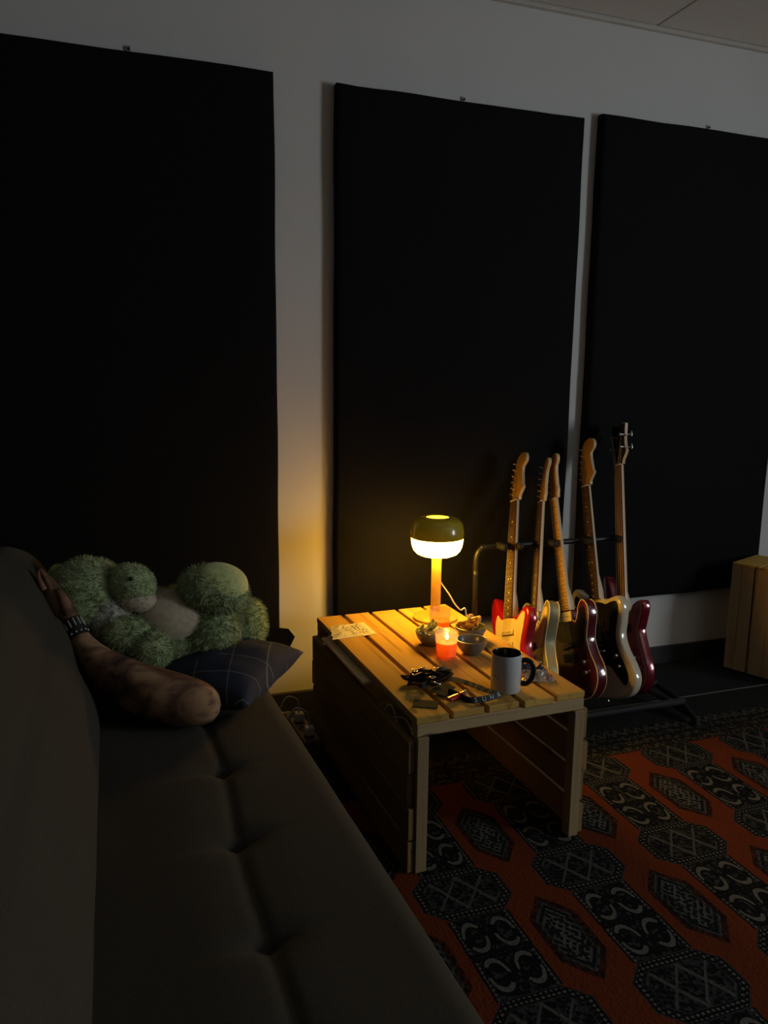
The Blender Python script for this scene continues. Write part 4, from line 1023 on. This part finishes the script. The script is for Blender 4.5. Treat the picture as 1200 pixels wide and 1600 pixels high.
# wristband
i0, i1 = 30, 41
wb = sweep([p - AO for p in pos[i0:i1]], [(r.x * 1.07, r.y * 1.07) for r in rads[i0:i1]], 26)
band = obj('wristband', wb, plain('black_leather', (.012, .012, .013), .55), arm, smooth=True, sharp=60, label='black wristband with pale stripes and studs')
FR = frames(pos)
pale = plain('pale_stripe', (.48, .46, .42), .5)
for k in range(26):
    th_ = 2 * math.pi * k / 26
    def sp_(i, sc): t, u_, v_ = FR[i]; return pos[i] - AO + u_ * (rads[i].x * sc * math.cos(th_)) + v_ * (rads[i].y * sc * math.sin(th_))
    if k % 2 == 0: obj('pale_bar', sweep([sp_(i, 1.075) for i in range(31, 36)], .0018, 6), pale, band)
    else:
        sd = obj('stud', blob(.0026, .0026, .0026, 2), pale, band, smooth=True); sd.location = sp_(38, 1.08)

# plush frog
FY = 2.08
frog = empty('plush_frog', (.12, FY, SZ), label='large fluffy green plush frog lying on its back on the sofa', cat='plush toy')
FO = Vector((.12, FY, SZ))
def vfur(name, c0, c1):
    m, nt, bs = new_mat(name)
    n_ = N(nt, 'ShaderNodeTexNoise', Scale=70.0, Detail=3.0); nt.links.new(texco(nt), n_.inputs['Vector'])
    nt.links.new(ramp(nt, n_.outputs[0], [(.3, c0), (.7, c1)]), bs.inputs['Base Color']); bs.inputs['Roughness'].default_value = .9; bs.inputs['Sheen Weight'].default_value = .3; bs.inputs['Specular IOR Level'].default_value = .15
    return m
M['fur_green'] = vfur('green_fur', (.24, .30, .145), (.40, .47, .24))
M['fur_lime'] = vfur('lime_fur', (.38, .43, .15), (.52, .55, .22))
M['fur_cream'] = vfur('cream_plush', (.42, .34, .24), (.55, .46, .33))
M['fur_white'] = vfur('pale_fluff', (.42, .40, .34), (.6, .57, .5))
M['sole'] = vfur('pale_green_sole', (.50, .55, .22), (.58, .62, .27))
def fp(px, py, dy=0): return ony(px, py, FY + dy) - FO
def furry(name, c, r, mat, rot=(0, 0, 0), nfur=0, flen=.012, mask=None, lump=.05, parent=frog, smoothonly=False, label=None):
    b = blob(*r, 4)
    Rr = Matrix.Rotation(rot[2], 4, 'Z') @ Matrix.Rotation(rot[1], 4, 'Y') @ Matrix.Rotation(rot[0], 4, 'X')
    for v in b.verts: v.co *= 1 + lump * mnoise.noise(v.co * 22 + Vector(c) * 5)
    xform(b, Matrix.Translation(c) @ Rr); b.normal_update()
    floor_z = .004
    for v in b.verts: v.co.z = max(v.co.z, floor_z)
    pts = []
    if nfur:
        fs = list(b.faces); ar = np.array([f.calc_area() for f in fs]); ar /= ar.sum()
        for fi in np.random.choice(len(fs), nfur, p=ar):
            f = fs[fi]; w_ = np.random.dirichlet((1, 1, 1)); p = sum((v.co * float(q_) for v, q_ in zip(f.verts, w_)), Vector()); pts.append((p, f.normal.copy()))
    o = obj(name, b, mat, parent, smooth=True, label=label)
    if nfur:
        V, Fc = [], []
        for p, nr in pts:
            if mask and not mask(p): continue
            if p.z < .008: continue
            tang = nr.cross(Vector(np.random.normal(size=3))).normalized()
            clump = mnoise.noise_vector(p * 55)
            d = (nr + clump * 1.1 + Vector((0, 0, -.35))).normalized(); l = flen * random.uniform(.6, 1.25)
            tip = p + d * l; tip.z = max(tip.z, .003); k = len(V); w_ = .0011
            V += [p - tang * w_, p + tang * w_, tip]; Fc.append((k, k + 1, k + 2))
        me = bpy.data.meshes.new('fur'); me.from_pydata(V, [], Fc); me.update()
        obj('fur', me, mat, o, kind='stuff')
    return o
furry('body', fp(275, 985, .02) + Vector((0, 0, -.015)), (.16, .115, .135), M['fur_green'], (0, .05, 0), 9000, .013)
furry('belly', fp(268, 962, -.03), (.105, .085, .070), M['fur_cream'], (0, .08, 0), 0, lump=.02, label='smooth cream belly')
furry('chest_tuft', fp(172, 962, -.05), (.055, .05, .055), M['fur_white'], (0, 0, 0), 2500, .014, label='pale fluffy chest')
furry('head', fp(136, 930, .0), (.098, .095, .100), M['fur_green'], (0, 0, 0), 7000, .010)
furry('snout', fp(206, 913, -.05), (.062, .055, .052), M['fur_green'], (0, .35, 0), 3000, .006)
furry('chin', fp(212, 934, -.056), (.055, .048, .036), M['fur_cream'], (0, .30, 0), 800, .005, label='cream chin')
furry('eye_bump', fp(92, 897, .04), (.026, .026, .026), M['fur_lime'], (0, 0, 0), 300, .004)
ey = obj('eye', blob(.0055, .0055, .0055, 3), M['black_gloss'], frog, smooth=True, label='glossy black eye'); ey.location = fp(204, 904, -.05) + Vector((0, -.050, .012))
# near arm hanging over the side
furry('arm', fp(205, 995, -.09), (.075, .050, .050), M['fur_green'], (0, .55, 0), 3500, .011)
furry('paw', fp(238, 1014, -.12), (.052, .048, .046), M['fur_green'], (0, .4, 0), 2500, .011)
# near leg, raised, foot with smooth sole
furry('leg', fp(330, 985, -.04), (.075, .075, .095), M['fur_green'], (0, 0, 0), 6000, .015)
furry('foot', fp(334, 922, -.05), (.092, .075, .062), M['fur_green'], (0, .25, 0), 5000, .014)
so = furry('foot_sole', fp(346, 908, -.06) + Vector((.0, -.004, .0)), (.074, .062, .042), M['sole'], (.45, .30, 0), 0, lump=.03, label='smooth pale green foot sole')
furry('rear_leg', fp(376, 985, .03), (.062, .06, .085), M['fur_green'], (0, 0, 0), 3000, .014)
furry('rear_foot', fp(386, 978, .03), (.054, .058, .078), M['fur_lime'], (0, .15, 0), 3500, .012)
furry('cream_patch', fp(371, 982, -.045), (.010, .016, .028), M['fur_cream'], (0, -.15, 0), 200, .006)
